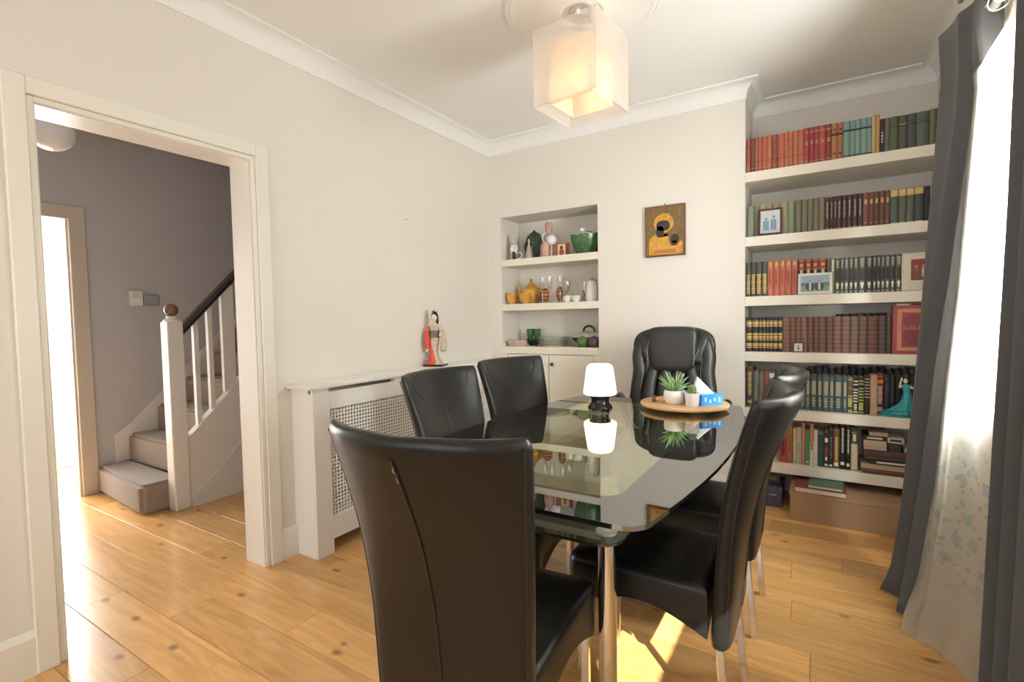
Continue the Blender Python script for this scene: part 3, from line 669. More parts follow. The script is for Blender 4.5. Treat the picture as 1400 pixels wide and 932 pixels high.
# tissue box
ang = math.atan2(.687, -.727)
tx = thing('tissue_box', 'blue tissue box with a white tissue peak on the wooden board', 'tissue box', (1.846, -.862, ZB), ang)
BLUE = mat('blue_card', (.04,.30,.74), .35, noise=.25, nscale=25)
MB().box(-.088, .088, -.06, .06, 0, .052).build('carton', BLUE, tx, bevel=.002)
wv = MB(); wh = mat('pale_blue_print', (.45,.72,.9), .4)
for sx in (-1, 1):
    for i in range(4):
        y = -.045+i*.026; wv.box(sx*.0884-.0004, sx*.0884+.0004, y, y+.01, .012+.008*(i % 2), .04-.006*(i % 3))
for i in range(6):
    x = -.075+i*.026; wv.box(x, x+.012, .0598, .0606, .012+.007*(i % 2), .042-.008*(i % 3)); wv.box(x, x+.012, -.0606, -.0598, .012+.007*(i % 2), .042-.008*(i % 3))
wv.build('wave_print', wh, tx)
rings = []
for k in range(9):
    t = k/8; ring = []
    for j in range(20):
        a = 2*PI*j/20; r = (.052*(1-t)**.9+.0015)*(1+.22*math.cos(3*a+1)*(1-t)); ring.append((r*1.1*math.cos(a)+.012*t, r*.9*math.sin(a)+.012*t, .05+.078*t))
    rings.append(ring)
MB().loft(rings).build('tissue', mat('tissue_paper', (.9,.88,.85), .9), tx, smooth=True, angle=80)
orn = thing('tiny_ornament', 'tiny brown ornament near the left rim of the wooden board', 'ornament', (1.632, -.94, ZB))
BRN = mat('brown_ornament', (.16,.08,.035), .5, noise=.3, nscale=200)
MB().lathe([(.0, 0), (.014, 0), (.013, .004), (.0, .006)], 12, cap=False).build('base', BRN, orn)
MB().sup((0, 0, .016), (.009, .007, .011)).sup((.004, 0, .029), (.006, .006, .006)).build('body', BRN, orn, smooth=True)
MB().tube([(-.006, 0, .014), (-.013, 0, .026), (-.010, 0, .033)], [.004, .0025, .001], 6).build('tail', BRN, orn)

# ------------------------------------------------------------------ curtains
def curtain(P0, name, m, parent, thick=.003):
    me_ = MB().grid(P0); o = me_.build(name, m, parent, smooth=True, angle=180, fix=False)
    uv = o.data.uv_layers.new(name='uv'); n = len(P0[0]); arc = [0]
    for j in range(1, n): arc.append(arc[-1]+(Vector(P0[len(P0)//2][j])-Vector(P0[len(P0)//2][j-1])).length)
    for lp in o.data.loops:
        vi = lp.vertex_index; uv.data[lp.index].uv = (arc[vi % n], o.data.vertices[vi].co.z)
    if thick: s = o.modifiers.new('thickness', 'SOLIDIFY'); s.thickness = thick
    return o
DRAPE = mat('charcoal_curtain', (.105,.103,.106), .9, bump=.25, bscale=500, sheen=.15)
SHEER = cloth('floral_sheer', (.92,.87,.76), .6, .19, True)
xf_tab = [(0, 2.625), (.1, 2.64), (.325, 2.662), (.66, 2.676), (.98, 2.696), (1.3, 2.716), (1.6, 2.735), (1.9, 2.755), (2.18, 2.77), (2.36, 2.76)]
xn_tab = [(0, 2.66), (.07, 2.672), (.53, 2.728), (1.02, 2.762), (1.28, 2.783), (2.0, 2.818), (2.17, 2.797), (2.40, 2.80)]
def far_drape():
    P = []
    for i in range(40):
        z = .012+2.35*i/39; row = []
        for j in range(61):
            t = j/60; x = interp(z, xf_tab)*(1-t)+interp(z, xn_tab)*t
            y = -.72-.38*t
            amp = .012+.030*min(1, (2.4-z)/1.2); ph = 2*PI*(2.2*t+.05*math.sin(z*2.2)+.1)
            x += amp*math.sin(ph)*(.35+.65*math.sin(PI*t)); y += .02*math.cos(ph)*min(1, (1-t)*6)
            x += .05*math.sin(PI*t)*min(1, z/2)
            zz = z
            if i > 36: zz = z+.05*t*(i-36)/3
            x -= max(0, .12-z)*.18*math.sin(PI*min(1, t*1.6))
            row.append((x, y, zz))
        lx_, ly_, lz_ = row[-1]                             # leading edge turned back towards the window
        for q_ in (.02, .045, .07): row.append((lx_+q_, ly_+.006-q_*.12, lz_))
        P.append(row)
    return P
fd = thing('dark_curtain', 'charcoal drape hanging between the bookshelves and the sheer curtain', 'curtain', (0, 0, 0), group='charcoal drapes')
curtain(far_drape(), 'drape', DRAPE, fd)
MB().grid([[(2.775+.035*math.sin(j*.8)*.6, -1.0-.1*j/8, 2.34+.10*i/4+.03*math.sin(j)) for j in range(9)] for i in range(5)]).build('heading_tape', DRAPE, fd, smooth=True)
def near_drape():
    P = []
    for i in range(30):
        z = .012+2.30*i/29; row = []
        for j in range(49):
            t = j/48; x0 = interp(z, [(0, 2.81), (.83, 2.83), (1.5, 2.848), (2.3, 2.86)]); ph = 2*PI*(3.4*t+.1)
            row.append((x0-.02+.028*math.sin(ph)*(min(1, t*6)), -1.42-.42*t+.016*math.cos(ph), z))
        P.append(row)
    return P
nd_ = thing('dark_curtain', 'charcoal drape at the right edge, nearest the camera', 'curtain', (0, 0, 0), group='charcoal drapes')
curtain(near_drape(), 'drape', DRAPE, nd_)
def sheer():
    P = []
    for i in range(44):
        z = .004+2.262*(i/43); row = []
        for j in range(81):
            t = j/80
            kz = min(1, max(0, (z-1.7)/.5)); e0 = (interp(z, xn_tab)+.006)*(1-kz)+2.862*kz                       # runs past the leading edge of the far drape
            xe, ye = interp(t, [(0, interp(z, xn_tab)-.006), (.03, interp(z, xn_tab)-.002), (.06, interp(z, xn_tab)+.014), (.12, e0), (.25, e0*.5+2.845*.5), (.42, 2.865), (1, 2.897)]), interp(t, [(0, -1.05), (.03, -1.115), (.06, -1.137), (1, -1.787)])
            kk = min(1, max(0, (z-2.05)/.15)); xe = xe*(1-kk)+max(xe, 2.886)*kk
            xb, yb = interp(t, [(0, 2.622), (.10, 2.66), (.22, 2.715), (.42, 2.755), (.65, 2.82), (1, 2.88)]), interp(t, [(0, -1.13), (.22, -1.21), (.42, -1.29), (1, -1.79)])
            k = min(1, z/.20); k = k*k*(3-2*k); x, y = xb+(xe-xb)*k, yb+(ye-yb)*k
            ph = 2*PI*(5.6*t+.15*math.sin(1.3*z)); am = .011*(.4+.6*min(1, z))*min(1, t*8)
            row.append((x+am*math.sin(ph), y+.6*am*math.cos(ph), z))
        P.append(row)
    return P
sh = thing('sheer_curtain', 'cream sheer curtain with pale blue flower print pooling on the floor', 'curtain', (0, 0, 0))
curtain(sheer(), 'sheer_cloth', SHEER, sh, 0)
rod = thing('curtain_rod', 'white curtain rod running along the window wall', 'curtain rod', (2.850, -1.9, 2.258))
RODM = mat('white_rod', (.9,.9,.88), .25)
MB().tube([(0, 1.15, 0), (0, -1.3, 0)], .014, 14).build('rod', RODM, rod, smooth=True)
MB().sup((0, 1.17, 0), (.022,.03,.022)).build('finial', RODM, rod, smooth=True)
for y in (.98, -.2): MB().box(-.008, .079, y-.01, y+.01, -.012, .012).build('bracket', RODM, rod)
for y in (.90, .85, .81, .76, .70, .62, .5, .42):
    MB().tube([(.027*math.cos(2*PI*k/16), y+.006*math.sin(4*PI*k/16), -.008+.027*math.sin(2*PI*k/16)) for k in range(17)], .0028, 5, cap=False).build('ring', RODM, rod, smooth=True)
# unseen blinds added beside the camera to limit the incoming sun
BLC = cloth('added_blind_fabric', (.88,.86,.80), .6)
for y0_, y1_, zl, lab in ((-3.42, -2.66, 1.2, 'unseen roller blind added to limit the sun, raised above the sill'), (-2.58, -1.82, .94, 'unseen roller blind added to limit the sun, lowered to the sill')):
    rb = thing('added_sun_blind', lab, 'blind', (XR+.025, (y0_+y1_)/2, 0), group='added sun blinds'); h2 = (y1_-y0_)/2
    MB().add([(0, -h2, zl), (0, h2, zl), (0, h2, 2.01), (0, -h2, 2.01)], [(0, 1, 2, 3)]).build('added_blind_cloth', BLC, rb)
    MB().box(-.006, .006, -h2, h2, zl-.012, zl).build('bottom_bar', RODM, rb)
    MB().tube([(0, -h2, 2.02), (0, h2, 2.02)], .018, 12).build('roller', RODM, rb, smooth=True)

# ------------------------------------------------------------------ books
BK = {}
def bcol(h, rough=.55):
    k = 'book_'+h.strip('#'); c = lin(h)[:3]; g = .3*c[0]+.6*c[1]+.1*c[2]
    return mat(k, tuple((v*.80+g*.20)*.92 for v in c), rough, noise=.12, nscale=30)
GILT = mat('gilt', '#b8985a', .4, metal=.3); PALE = mat('pale_print', '#d9d3bf', .6); DIM = mat('worn_print', '#a09a86', .6); DARKB = mat('dark_band', '#1d1a18', .5)
def book(x0, x1, z, h, yf, depth, col, label, group, bands=(), lean_=0):
    w_ = x1-x0-.0008; hw = w_/2; t = min(.0028, w_*.16); bulge = min(.006, w_*.18)
    out = [(-hw, depth)]+[(hw*math.sin(a), bulge*(1-math.cos(a))*1.0) for a in [-PI/2+PI*k/6 for k in range(7)]]+[(hw, depth)]
    inn = [(-hw+t, depth)]+[((hw-t)*math.sin(a), t+bulge*(1-math.cos(a))) for a in [-PI/2+PI*k/6 for k in range(7)]]+[(hw-t, depth)]
    n = len(out); v = [(x, y, 0) for x, y in out]+[(x, y, 0) for x, y in inn]+[(x, y, h) for x, y in out]+[(x, y, h) for x, y in inn]; f = []
    for k in range(n-1): f += [(k, k+1, 2*n+k+1, 2*n+k), (n+k+1, n+k, 3*n+k, 3*n+k+1), (2*n+k, 2*n+k+1, 3*n+k+1, 3*n+k), (k+1, k, n+k, n+k+1)]
    f += [(0, 2*n, 3*n, n), (n-1, 2*n-1, 4*n-1, 3*n-1)]
    o = MB().add(v, f).build('book', bcol(col) if isinstance(col, str) else col, smooth=True, angle=35, loc=((x0+x1)/2, yf, z+.0004))
    if lean_: o.rotation_euler = (0, lean_, 0)
    tag(o, label, 'book', group)
    MB().box(-hw+t, hw-t, t+bulge+.001, depth-.004, .003, h-.004).build('pages', PAPER, o)
    byM = {}
    for (m_, za, zb2, wf) in bands: byM.setdefault(m_.name, (m_, []))[1].append((za, zb2, wf))
    for m_, L in byM.values():
        mb = MB()
        for za, zb2, wf in L:
            aa = [(-PI/2+PI*k/8)*min(1, wf) for k in range(9)]
            P = [(hw*1.0*math.sin(a), bulge*(1-math.cos(a))-.0006) for a in aa]; Q = [(x, y+.0012) for x, y in P]
            mb.loft([[(x, y, za*h) for x, y in P+Q[::-1]], [(x, y, zb2*h) for x, y in P+Q[::-1]]])
        q_ = mb.build('spine_band' if m_ not in (PALE,) else 'spine_lettering', m_, o)
        if len(L) > 1: q_['kind'] = 'stuff'
    return o
def letters(m_, z0, z1, n, wf=.3, fill=.6):
    d = (z1-z0)/n; return [(m_, z0+i*d, z0+i*d+d*fill, wf*(.7+.3*((i*7) % 3)/2)) for i in range(n)]
def run(edges, z, h, yf, depth, cols, desc, shelf, bands=None, hj=.0, group=None):
    n = len(edges)-1
    for i in range(n):
        c = cols[i % len(cols)] if isinstance(cols, list) else cols
        lab = (f'{ORD[i]} of {n} {desc} from the left, {shelf[4:]}') if n > 1 else f'{desc} on {shelf}'
        bd_ = bands(i) if callable(bands) else (bands or [])
        book(edges[i], edges[i+1], z, h*(1+hj*(((i*37) % 11)/11-.5)), yf+.002*((i*5) % 3), depth, c, lab, group or desc+' on '+shelf, bd_)
S1, S2, S3, S4, S5, S6 = [f'the {n} bookshelf' for n in SN]
z = SZ[0]
rb4 = lambda i: [(DARKB, p, p+.012, .95) for p in ((.3, .52, .76) if i % 3 == 0 else (.3,))]+[(GILT, .12, .13, .9)]
run([1.949,1.971,1.998,2.016,2.039,2.064,2.091,2.122,2.162,2.181,2.205,2.231,2.262], z, .214, .03, .15, ['#b4502f','#6d3a2c','#b0522f','#b34b30','#b4532f','#b85a33','#8a4630','#bb5430','#bf6238','#bd5b36','#bd6a40','#b95a38'], 'orange-brown cloth books', S1, rb4, .02)
run([2.262,2.289,2.315,2.341,2.373,2.402], z, .216, .03, .15, ['#a82a34','#a12733','#a42d36','#b5392f','#8f2a30'], 'crimson books with gilt rings', S1, lambda i: [(GILT, .86, .89, .6), (GILT, .54, .56, .5), (GILT, .61, .63, .5), (GILT, .555, .615, .12), (DARKB, .12, .13, .95), (GILT, .08, .1, .6)])
run([2.401,2.43,2.458], z, .213, .03, .15, ['#b8743c','#b0663a'], 'tan ornamented books', S1, lambda i: [(DARKB, .66, .70, .9), (GILT, .63, .65, .9), (DARKB, .71, .73, .9), (DARKB, .16, .2, .3), (DARKB, .8, .84, .3)])
TEALP = mat('teal_patterned_cloth', '#7d9a92', .6, noise=.3, nscale=110)
run([2.458,2.49,2.517,2.542,2.571,2.592], z, .211, .03, .15, [TEALP], 'pale teal patterned books', S1, lambda i: [(DARKB, .72, .765, .85), (DARKB, .05, .08, .85), (PALE, .0, .045, .9)])
run([2.592,2.611,2.629], z, .217, .03, .15, ['#cfae5e','#d2a057'], 'slim yellow books', S1)
run([2.629,2.65], z, .188, .03, .15, '#3c2523', 'Dark maroon narrow book right of the yellow books', S1, letters(PALE, .3, .65, 4))
run([2.65,2.672], z, .188, .03, .15, '#6f6c6c', 'Narrow grey book between maroon and green books', S1)
run([2.672,2.712,2.75,2.789,2.845], z, .189, .03, .15, ['#5b6846','#5a5a48','#4a5850','#5f6a56'], 'thick dull green books', S1, lambda i: [(DARKB, .70, .72, .95), (GILT, .73, .76, .7) if i == 1 else (DARKB, .8, .81, .95)])
run([2.845,2.869,2.895], z, .192, .03, .15, ['#75744a','#66704a'], 'olive books half behind the drape', S1)
z = SZ[1]
run([1.95,1.987,2.024,2.06,2.094,2.136,2.178,2.219], z, .203, .062, .15, ['#8d9078','#83886f','#a3916a','#a08c68','#a0906c','#a89c74','#8f977a'], 'pale sage cloth books', S2, None, .02)
run([2.219,2.252,2.285,2.312,2.343,2.371], z, .197, .03, .15, ['#6d6a51','#726a50','#726a52','#75694f','#78765a'], 'dull olive cloth books', S2)
run([2.371,2.396,2.415,2.432,2.455,2.48,2.505,2.531,2.555], z, .193, .03, .15, ['#4e2627','#4b2828','#43272a','#48282a','#4c2a2a','#3d282a','#3d2b2c','#39292c'], 'maroon books with silver titles', S2, lambda i: letters(DIM, .35, .85, 9, .2, .75)+[(GILT, .03, .05, .7)])
run([2.555,2.583,2.607,2.631,2.657,2.681], z, .192, .03, .15, ['#7a4538','#6f4036','#663a32','#704036','#74453a'], 'red-brown books', S2, lambda i: [(GILT, .66, .8, .3), (GILT, .1, .12, .3)])
CREAMT = mat('cream_title_patch', '#cdb070', .6)
run([2.681,2.717,2.752,2.787,2.826], z, .190, .03, .15, ['#4f5f53','#5b6450','#555a4b','#3f4c4c'], 'green books with yellow title patches', S2, lambda i: [(CREAMT, .80, .985, .8), (PALE, .0, .04, .8)])
run([2.826,2.854], z, .19, .035, .15, '#1f2122', 'Black book right of the green titled books', S2)
z = SZ[2]
run([1.949,1.976,2.005,2.039,2.071], z, .216, .03, .15, ['#4b463d','#3a3d35','#45463e','#3e4440'], 'dark books with gold lettering', S3, lambda i: letters(GILT, .08, .66, 9, .5, .8))
run([2.071,2.101,2.137,2.168,2.202,2.234], z, .216, .03, .15, ['#c9683f','#c46140','#c05d40','#c4613f','#b95a3c'], 'orange-red titled books', S3, lambda i: letters(mat('rust_print', '#93391f', .6), .3, .75, 7, .3, .8)+[(GILT, .84, .94, .35)])
run([2.234,2.272,2.308,2.344,2.386], z, .214, .066, .15, ['#a8262a','#a32528','#a0262a','#9c2428'], 'bright red books behind the seaside photograph', S3, lambda i: [(GILT, .72, .735, .8), (GILT, .96, .975, .8), (DARKB, .45, .7, .7), (PALE, .45, .7, .25), (GILT, .8, .88, .3)])
run([2.386,2.408], z, .21, .03, .15, '#5c6158', 'Slim grey book right of the red books', S3)
run([2.407,2.423], z, .21, .03, .15, '#8fa070', 'Slim light green book right of the slim grey book', S3, [(PALE, .62, .95, .6)])
run([2.423,2.452,2.47,2.493,2.515,2.538,2.574,2.605,2.623,2.643,2.662,2.685,2.708,2.738], z, .208, .03, .15, ['#4a524a','#5d5a50','#5c6a62','#4d5048','#56574c','#5a5b4f','#414b45','#454e48'], 'grey-green dictionary volumes', S3,
    lambda i: letters(DIM, .72, .95, 3, .36, .85)+[(DARKB, .35, .66, .4), (PALE, .22, .29, .32), (PALE, .17, .22, .22), (PALE, .12, .17, .15), (DIM, .02, .06, .45)], .015)
z = SZ[3]
run([1.95,1.984,2.022,2.042,2.064,2.082,2.102,2.131,2.155], z, .216, .03, .15, ['#22211f','#20222a','#23211d'], 'black and gilt banded books', S4, lambda i: [(GILT, a, b, .8) for a, b in ((.1, .13), (.15, .25), (.33, .36), (.38, .46), (.48, .54), (.73, .77), (.79, .87), (.885, .9))])
brb = lambda i: [(mat('sepia_band', '#2e1a13', .6), a, a+.014, .97) for a in (.12, .245, .37, .495, .62, .745, .86)]
run([2.155,2.197,2.227,2.254,2.29,2.321,2.349,2.385,2.421,2.461,2.503,2.544,2.585,2.636,2.673,2.696], z, .214, .03, .16, ['#835440','#7e4e3a','#7e5540','#855a40','#7a4b39','#784b3c','#785844','#7a4e3a','#875c49','#7d5540','#73523d','#6c4f3e','#744836','#5c483a','#5e4b3c'], 'brown encyclopaedia volumes', S4, brb)
for i in range(7):
    a = 2.44+.036*i
    book(a, a+.034, z, .228 if i < 3 else .232, .215, .14, ['#33221f','#2c211f','#3a2723','#7a6b45','#5c5a45','#4a4a42','#3a3a38'][i], f'{ORD[i]} from the left of the books behind the brown encyclopaedia volumes', 'back row books on the fourth bookshelf')
# large red bible-size book facing forward
rbk = thing('large_red_book', 'large red and gold book facing forward at the drape end', 'book', (2.70, .012, z), -.03)
REDC = mat('red_leatherette', '#8e2f2c', .45, noise=.08); REDD = mat('deep_red_panel', '#7a1f2a', .5); ROSE = mat('rose_gold_print', '#c07e5c', .5)
MB().box(0, .20, 0, .006, .001, .27).box(0, .20, .042, .048, .001, .27).box(-.003, .004, 0, .048, .001, .27).build('cover', REDC, rbk, bevel=.001)
MB().box(.004, .195, .006, .042, .004, .266).build('pages', PAPER, rbk)
MB().box(.018, .188, -.0012, .0, .02, .252).build('gold_border', ROSE, rbk)
MB().box(.038, .168, -.0022, -.001, .04, .232).build('gold_inner_border', REDC, rbk)
MB().prism_y([(.048+.0, .075), (.075, .05), (.131, .05), (.158, .075), (.158, .197), (.131, .222), (.075, .222), (.048, .197)], -.0032, -.002).build('cover_panel', REDD, rbk)
text_mesh('БИБЛИЯ', .03, ROSE, 'cover_lettering', rbk, frontal(.106, -.0036, .145))
tag(MB().box(-.03, .03, -.02, .02, 0, .008).build('white_card', mat('white_card', '#e2d6c6', .6), loc=(2.742, .032, z+.2715), bevel=.001), 'small pale card box lying on top of the large red book', 'box')
z = SZ[4]
run([1.951,1.994], z, .252, .03, .15, '#3a342b', 'Tall dark book with vertical gold title, leftmost', S5, letters(GILT, .3, .9, 12, .35, .75)+[(GILT, .1, .17, .35)])
run([1.994,2.023,2.052], z, .228, .03, .15, ['#66705a','#6b6448'], 'olive green books', S5)
run([2.052,2.083], z, .232, .03, .15, '#8a4334', 'Rust red book right of the olive books', S5)
run([2.083,2.114], z, .238, .03, .15, '#4a565e', 'Slate blue book with white patches', S5, [(PALE, .8, .93, .8), (PALE, .6, .64, .8)])
run([2.114,2.142,2.17,2.198,2.225,2.252,2.281,2.306,2.342,2.369,2.404,2.428,2.47,2.494], z, .216, .045, .15, ['#3f5a56','#466460','#4a6863','#3c5a58'], 'teal green books with white title bars', S5, lambda i: [(DIM, .45, .84, .42)]+letters(DIM, .12, .4, 4, .34, .75))
ARC = mat('lime_gilt', '#a8a85a', .5)
run([2.494,2.52], z, .214, .04, .15, '#5d5233', 'Gilt patterned brown book right of the teal books', S5, [(GILT, .92, .96, .8), (GILT, .68, .7, .8), (GILT, .45, .5, .8), (ARC, .18, .42, .6), (GILT, .02, .1, .8)])
run([2.52,2.546], z, .215, .04, .15, '#1c1d1d', 'Black book with white bands', S5, [(PALE, p, p+.035, .8) for p in (.03, .32, .4, .48, .56, .64, .78, .87)]+letters(PALE, .1, .28, 5, .5, .7))
run([2.546,2.574], z, .215, .04, .15, '#23261a', 'Black book with lime green bands', S5, [(ARC, p, p+.035, .8) for p in (.03, .36, .44, .52, .6, .68, .8, .88)]+[(ARC, .1, .32, .6)])
run([2.574,2.602], z, .22, .04, .15, '#33291f', 'Dark brown book with pale arched bands', S5, [(PALE, p, p+.018, .7) for p in (.45, .53, .61, .69, .77, .85, .93)])
run([2.602,2.637], z, .233, .035, .15, '#c7a67a', 'Plain tan book left of the red book', S5)
run([2.637,2.671], z, .234, .105, .13, '#b3202a', 'Bright red book with yellow roundel', S5, [(mat('yellow_roundel', '#e0a53a', .5), .76, .84, .75), (GILT, .92, .94, .6)]+letters(PALE, .25, .7, 9, .45, .75)+[(PALE, .06, .16, .6)])
run([2.671,2.703,2.726,2.76,2.791,2.83], z, .225, .13, .10, ['#2c333d','#26292f','#1f2226','#25282a','#2a2420'], 'navy and black books behind the flamenco figurine', S5, lambda i: [(mat('steel_print', '#5a6670', .5), p, p+.012, .8) for p in (.6, .66, .72, .88)] if i == 0 else [])
for i in range(16):
    a = 2.26+.036*i
    book(a, a+.035, z, .240+.006*((i*5) % 4), .22, .14, ['#2e1f1d','#26201f','#3b2a22','#1f1d1d'][i % 4], f'{ORD[i]} from the left of the dark books behind the teal book row', 'back row books on the fifth bookshelf')
z = SZ[5]
E6 = [2.141,2.182,2.218,2.232,2.262,2.281,2.306,2.326,2.348,2.38,2.403,2.427,2.458,2.488,2.514,2.548]
spec = [('#c8372c', .225, 'Scarlet paperback with vertical black title', letters(DARKB, .2, .75, 8, .4, .7)), ('#b06a2c', .23, 'Ochre orange book beside the scarlet paperback', letters(mat('rust_print', '#93391f', .6), .3, .8, 8, .25, .7)),
 ('#d8cdb0', .222, 'Slim cream book beside the ochre orange book', []), ('#c4bb9c', .228, 'Pale stone book left of the slim pink book', letters(mat('faint_print', '#a09a80', .6), .3, .6, 6, .3, .7)), ('#c98a72', .262, 'Tall slim pink book', []),
 ('#4d9a5c', .22, 'Bright green book with pale foot mark', [(PALE, .06, .12, .4)]), ('#d2894c', .258, 'Tall orange and cream book with dark lettering', [(PALE, .0, .55, .97)]+letters(DARKB, .38, .55, 3, .4, .7)), ('#d8cfc4', .225, 'White book left of the dark teal one', []),
 ('#1f4f45', .195, 'Short dark teal book', []), ('#33201f', .212, 'Dark red and black book right of the teal one', [(mat('dark_red_print', '#7a2a2a', .5), .35, .6, .7), (PALE, .72, .84, .5), (PALE, .04, .1, .5), (PALE, .2, .3, .3)]), ('#23242c', .226, 'Dark navy book with faint title', letters(mat('steel_print', '#5a6670', .5), .25, .85, 9, .3, .7)+[(PALE, .04, .09, .4)]),
 ('#7a4a2e', .238, 'Brown and bronze book left of the tall black books', [(GILT, .2, .8, .3), (PALE, .06, .16, .5)]), ('#121413', .262, 'Tall black book with dotted white title, left one', letters(PALE, .38, .95, 15, .26, .6)+[(PALE, .1, .17, .45)]), ('#141614', .255, 'Tall black book with dotted white title, right one', letters(PALE, .38, .95, 15, .26, .6)+[(PALE, .08, .15, .45)]),
 ('#4a5040', .235, 'Green book with cream lower cover', [(mat('cream_cover', '#d3c09a', .6), .02, .68, .98), (PALE, .74, .92, .3), (GILT, .95, .97, .8)])]
for i, (c, h, d, b) in enumerate(spec): book(E6[i], E6[i+1], z, h, .04+.01*((i*3) % 3), .16, c, d+' on the lowest bookshelf', 'mixed books on the lowest bookshelf', b)
# lying stack
def flat_book(x0, x1, z0, z1, yf, dep, col, label, band=None, rz=0):
    w_, h_ = x1-x0, z1-z0
    o = thing('book', label, 'book', ((x0+x1)/2, yf, z0), rz, 'books lying in the stack on the lowest bookshelf'); t = min(.003, h_*.2)
    MB().box(-w_/2, w_/2, 0, dep, 0, t).box(-w_/2, w_/2, 0, dep, h_-t, h_).box(-w_/2, w_/2, 0, t, t, h_-t).build('cover', bcol(col), o, bevel=.0006)
    MB().box(-w_/2+.003, w_/2-.003, t, dep-.003, t, h_-t).build('pages', PAPER, o)
    if band: MB().box(-w_/2*.7, w_/2*.7, -.0006, 0, h_*.3, h_*.7).build('spine_lettering', band, o)
z0 = z+.0005
stack = [(2.57, 2.83, .012, '#5a3a30', 'Thin dark brown book at the bottom of the lying stack', None), (2.566, 2.83, .014, '#8e3a34', 'Thin red book second from the bottom of the stack', None), (2.562, 2.825, .03, '#c6ad80', 'Thick cream book in the lower part of the stack', None),
 (2.60, 2.83, .026, '#2b2a2b', 'Black book with white lettering in the lying stack', PALE), (2.58, 2.825, .022, '#4a4140', 'Dark grey-brown book in the middle of the stack', None), (2.575, 2.83, .032, '#6b3a34', 'Maroon book in the middle of the lying stack', None)]
for i, (a, b, h, c, l, bn) in enumerate(stack): flat_book(a, b, z0, z0+h, .02+.003*(i % 3), .2, c, l, bn); z0 += h+.0003
zz = z0
for (a, b, h, c, l, bn) in [(2.575, 2.683, .02, '#c9b49c', 'Pale pink slim book upon the maroon one', None), (2.574, 2.681, .034, '#d3bd92', 'Thick cream book in the upper left of the stack', None), (2.573, 2.678, .026, '#222426', 'Black book with pale title in the upper stack', PALE), (2.60, 2.688, .022, '#c9a98c', 'Beige book on the very top of the stack', None)]:
    flat_book(a, b, zz, zz+h, .03, .16, c, l, bn); zz += h+.0003
zz = z0
for (a, b, h, c, l, bn) in [(2.69, 2.745, .048, '#2f3a3a', 'Dark green thick book in the upper right stack', None), (2.685, 2.76, .03, '#cdc3ae', 'White book with black title in the upper right stack', DARKB)]:
    flat_book(a, b, zz, zz+h, .03, .15, c, l, bn); zz += h+.0003
flat_book(2.762, 2.83, z0, z0+.026, .028, .15, '#d0c2a4', 'Small cream book beside the drape in the stack')
# floor boxes under the shelves
cbx = thing('cardboard_box', 'long brown cardboard box on the floor under the bookshelves', 'box', (2.46, -.15, 0))
KRAFT = mat('brown_cardboard', (.40,.255,.145), .8, noise=.05, nscale=6)
MB().box(-.25, .37, 0, .36, .0, .168).build('carton', KRAFT, cbx, bevel=.002)
MB().box(-.254, .374, -.004, .364, .150, .172).build('lid', KRAFT, cbx, bevel=.002)
def slab_book(name, x0, x1, y0, y1, z0, h, col, label, cat, rz=0):
    o = thing(name, label, cat, ((x0+x1)/2, (y0+y1)/2, z0), rz); w_, d_ = (x1-x0)/2, (y1-y0)/2; t = min(.003, h*.25)
    MB().box(-w_, w_, -d_, d_, 0, t).box(-w_, w_, -d_, d_, h-t, h).build('cover', bcol(col), o)
    MB().box(-w_+.003, w_-.003, -d_+.002, d_-.002, t, h-t).build('pages', PAPER, o)
slab_book('photo_album', 2.235, 2.49, -.155, .10, .1725, .030, '#8a3030', 'red album lying on top of the cardboard box', 'album', -.02)
slab_book('notepad', 2.305, 2.475, -.145, .08, .203, .018, '#4c6f58', 'white and green notepad lying on the red album', 'notepad', -.04)
pb = thing('purple_box', 'dark purple storage box on the floor left of the cardboard box', 'box', (2.06, .02, 0))
PUR = mat('purple_card', (.085,.075,.14), .6)
MB().box(-.10, .10, 0, .25, 0, .125).build('carton', PUR, pb, bevel=.003)
MB().box(-.102, .102, -.002, .252, .10, .128).build('lid', PUR, pb, bevel=.002)
MB().box(.03, .07, -.0035, -.002, .075, .080).build('label_line', PALE, pb)
dk = thing('black_box', 'black box file standing on the purple storage box', 'box', (2.05, .05, .1285))
MB().box(-.09, .10, 0, .22, 0, .09).build('carton', BLACKG, dk, bevel=.003)
MB().box(.02, .08, -.001, 0, .03, .06).build('file_label', mat('dim_label', (.1,.1,.1), .6), dk)

# ------------------------------------------------------------------ framed pictures
def pframe(name, x, y, z, w_, h_, fw, fm, label, tilt=.12, mount=None, t=.014):
    o = thing(name, label, 'picture frame', (x, y, z)); o.rotation_euler = (-tilt, 0, 0)
    hw = w_/2
    MB().box(-hw, hw, 0, t, 0, fw).box(-hw, hw, 0, t, h_-fw, h_).box(-hw, -hw+fw, 0, t, fw, h_-fw).box(hw-fw, hw, 0, t, fw, h_-fw).build('frame', fm, o, bevel=.0012)
    pr = MB().box(-hw+fw, hw-fw, .003, t-.002, fw, h_-fw).build('print', mount or PALE, o)
    MB().prism_x([(t, .0), (t, .6*h_), (t+.012, .02)], -.012, .012).build('easel', DARKB, o)
    return o, pr
def flat(par, name, m_, x0, x1, z0, z1, y=.0025, oval=False):
    mb = MB()
    if oval: mb.prism_y([((x0+x1)/2+(x1-x0)/2*math.cos(2*PI*k/14), (z0+z1)/2+(z1-z0)/2*math.sin(2*PI*k/14)) for k in range(14)], y, y+.0006)
    else: mb.box(x0, x1, y, y+.0006, z0, z1)
    return mb.build(name, m_, par)
o, pr = pframe('picture_frame', 2.085, .012, SZ[1]+.003, .132, .165, .012, mat('mahogany_frame', '#4c1d1c', .4), 'small dark red framed photo of two standing people on the second bookshelf', .1, mat('pale_photo', '#ccd2d6', .5))
BLU = mat('photo_blue_figures', '#7d93a6', .6)
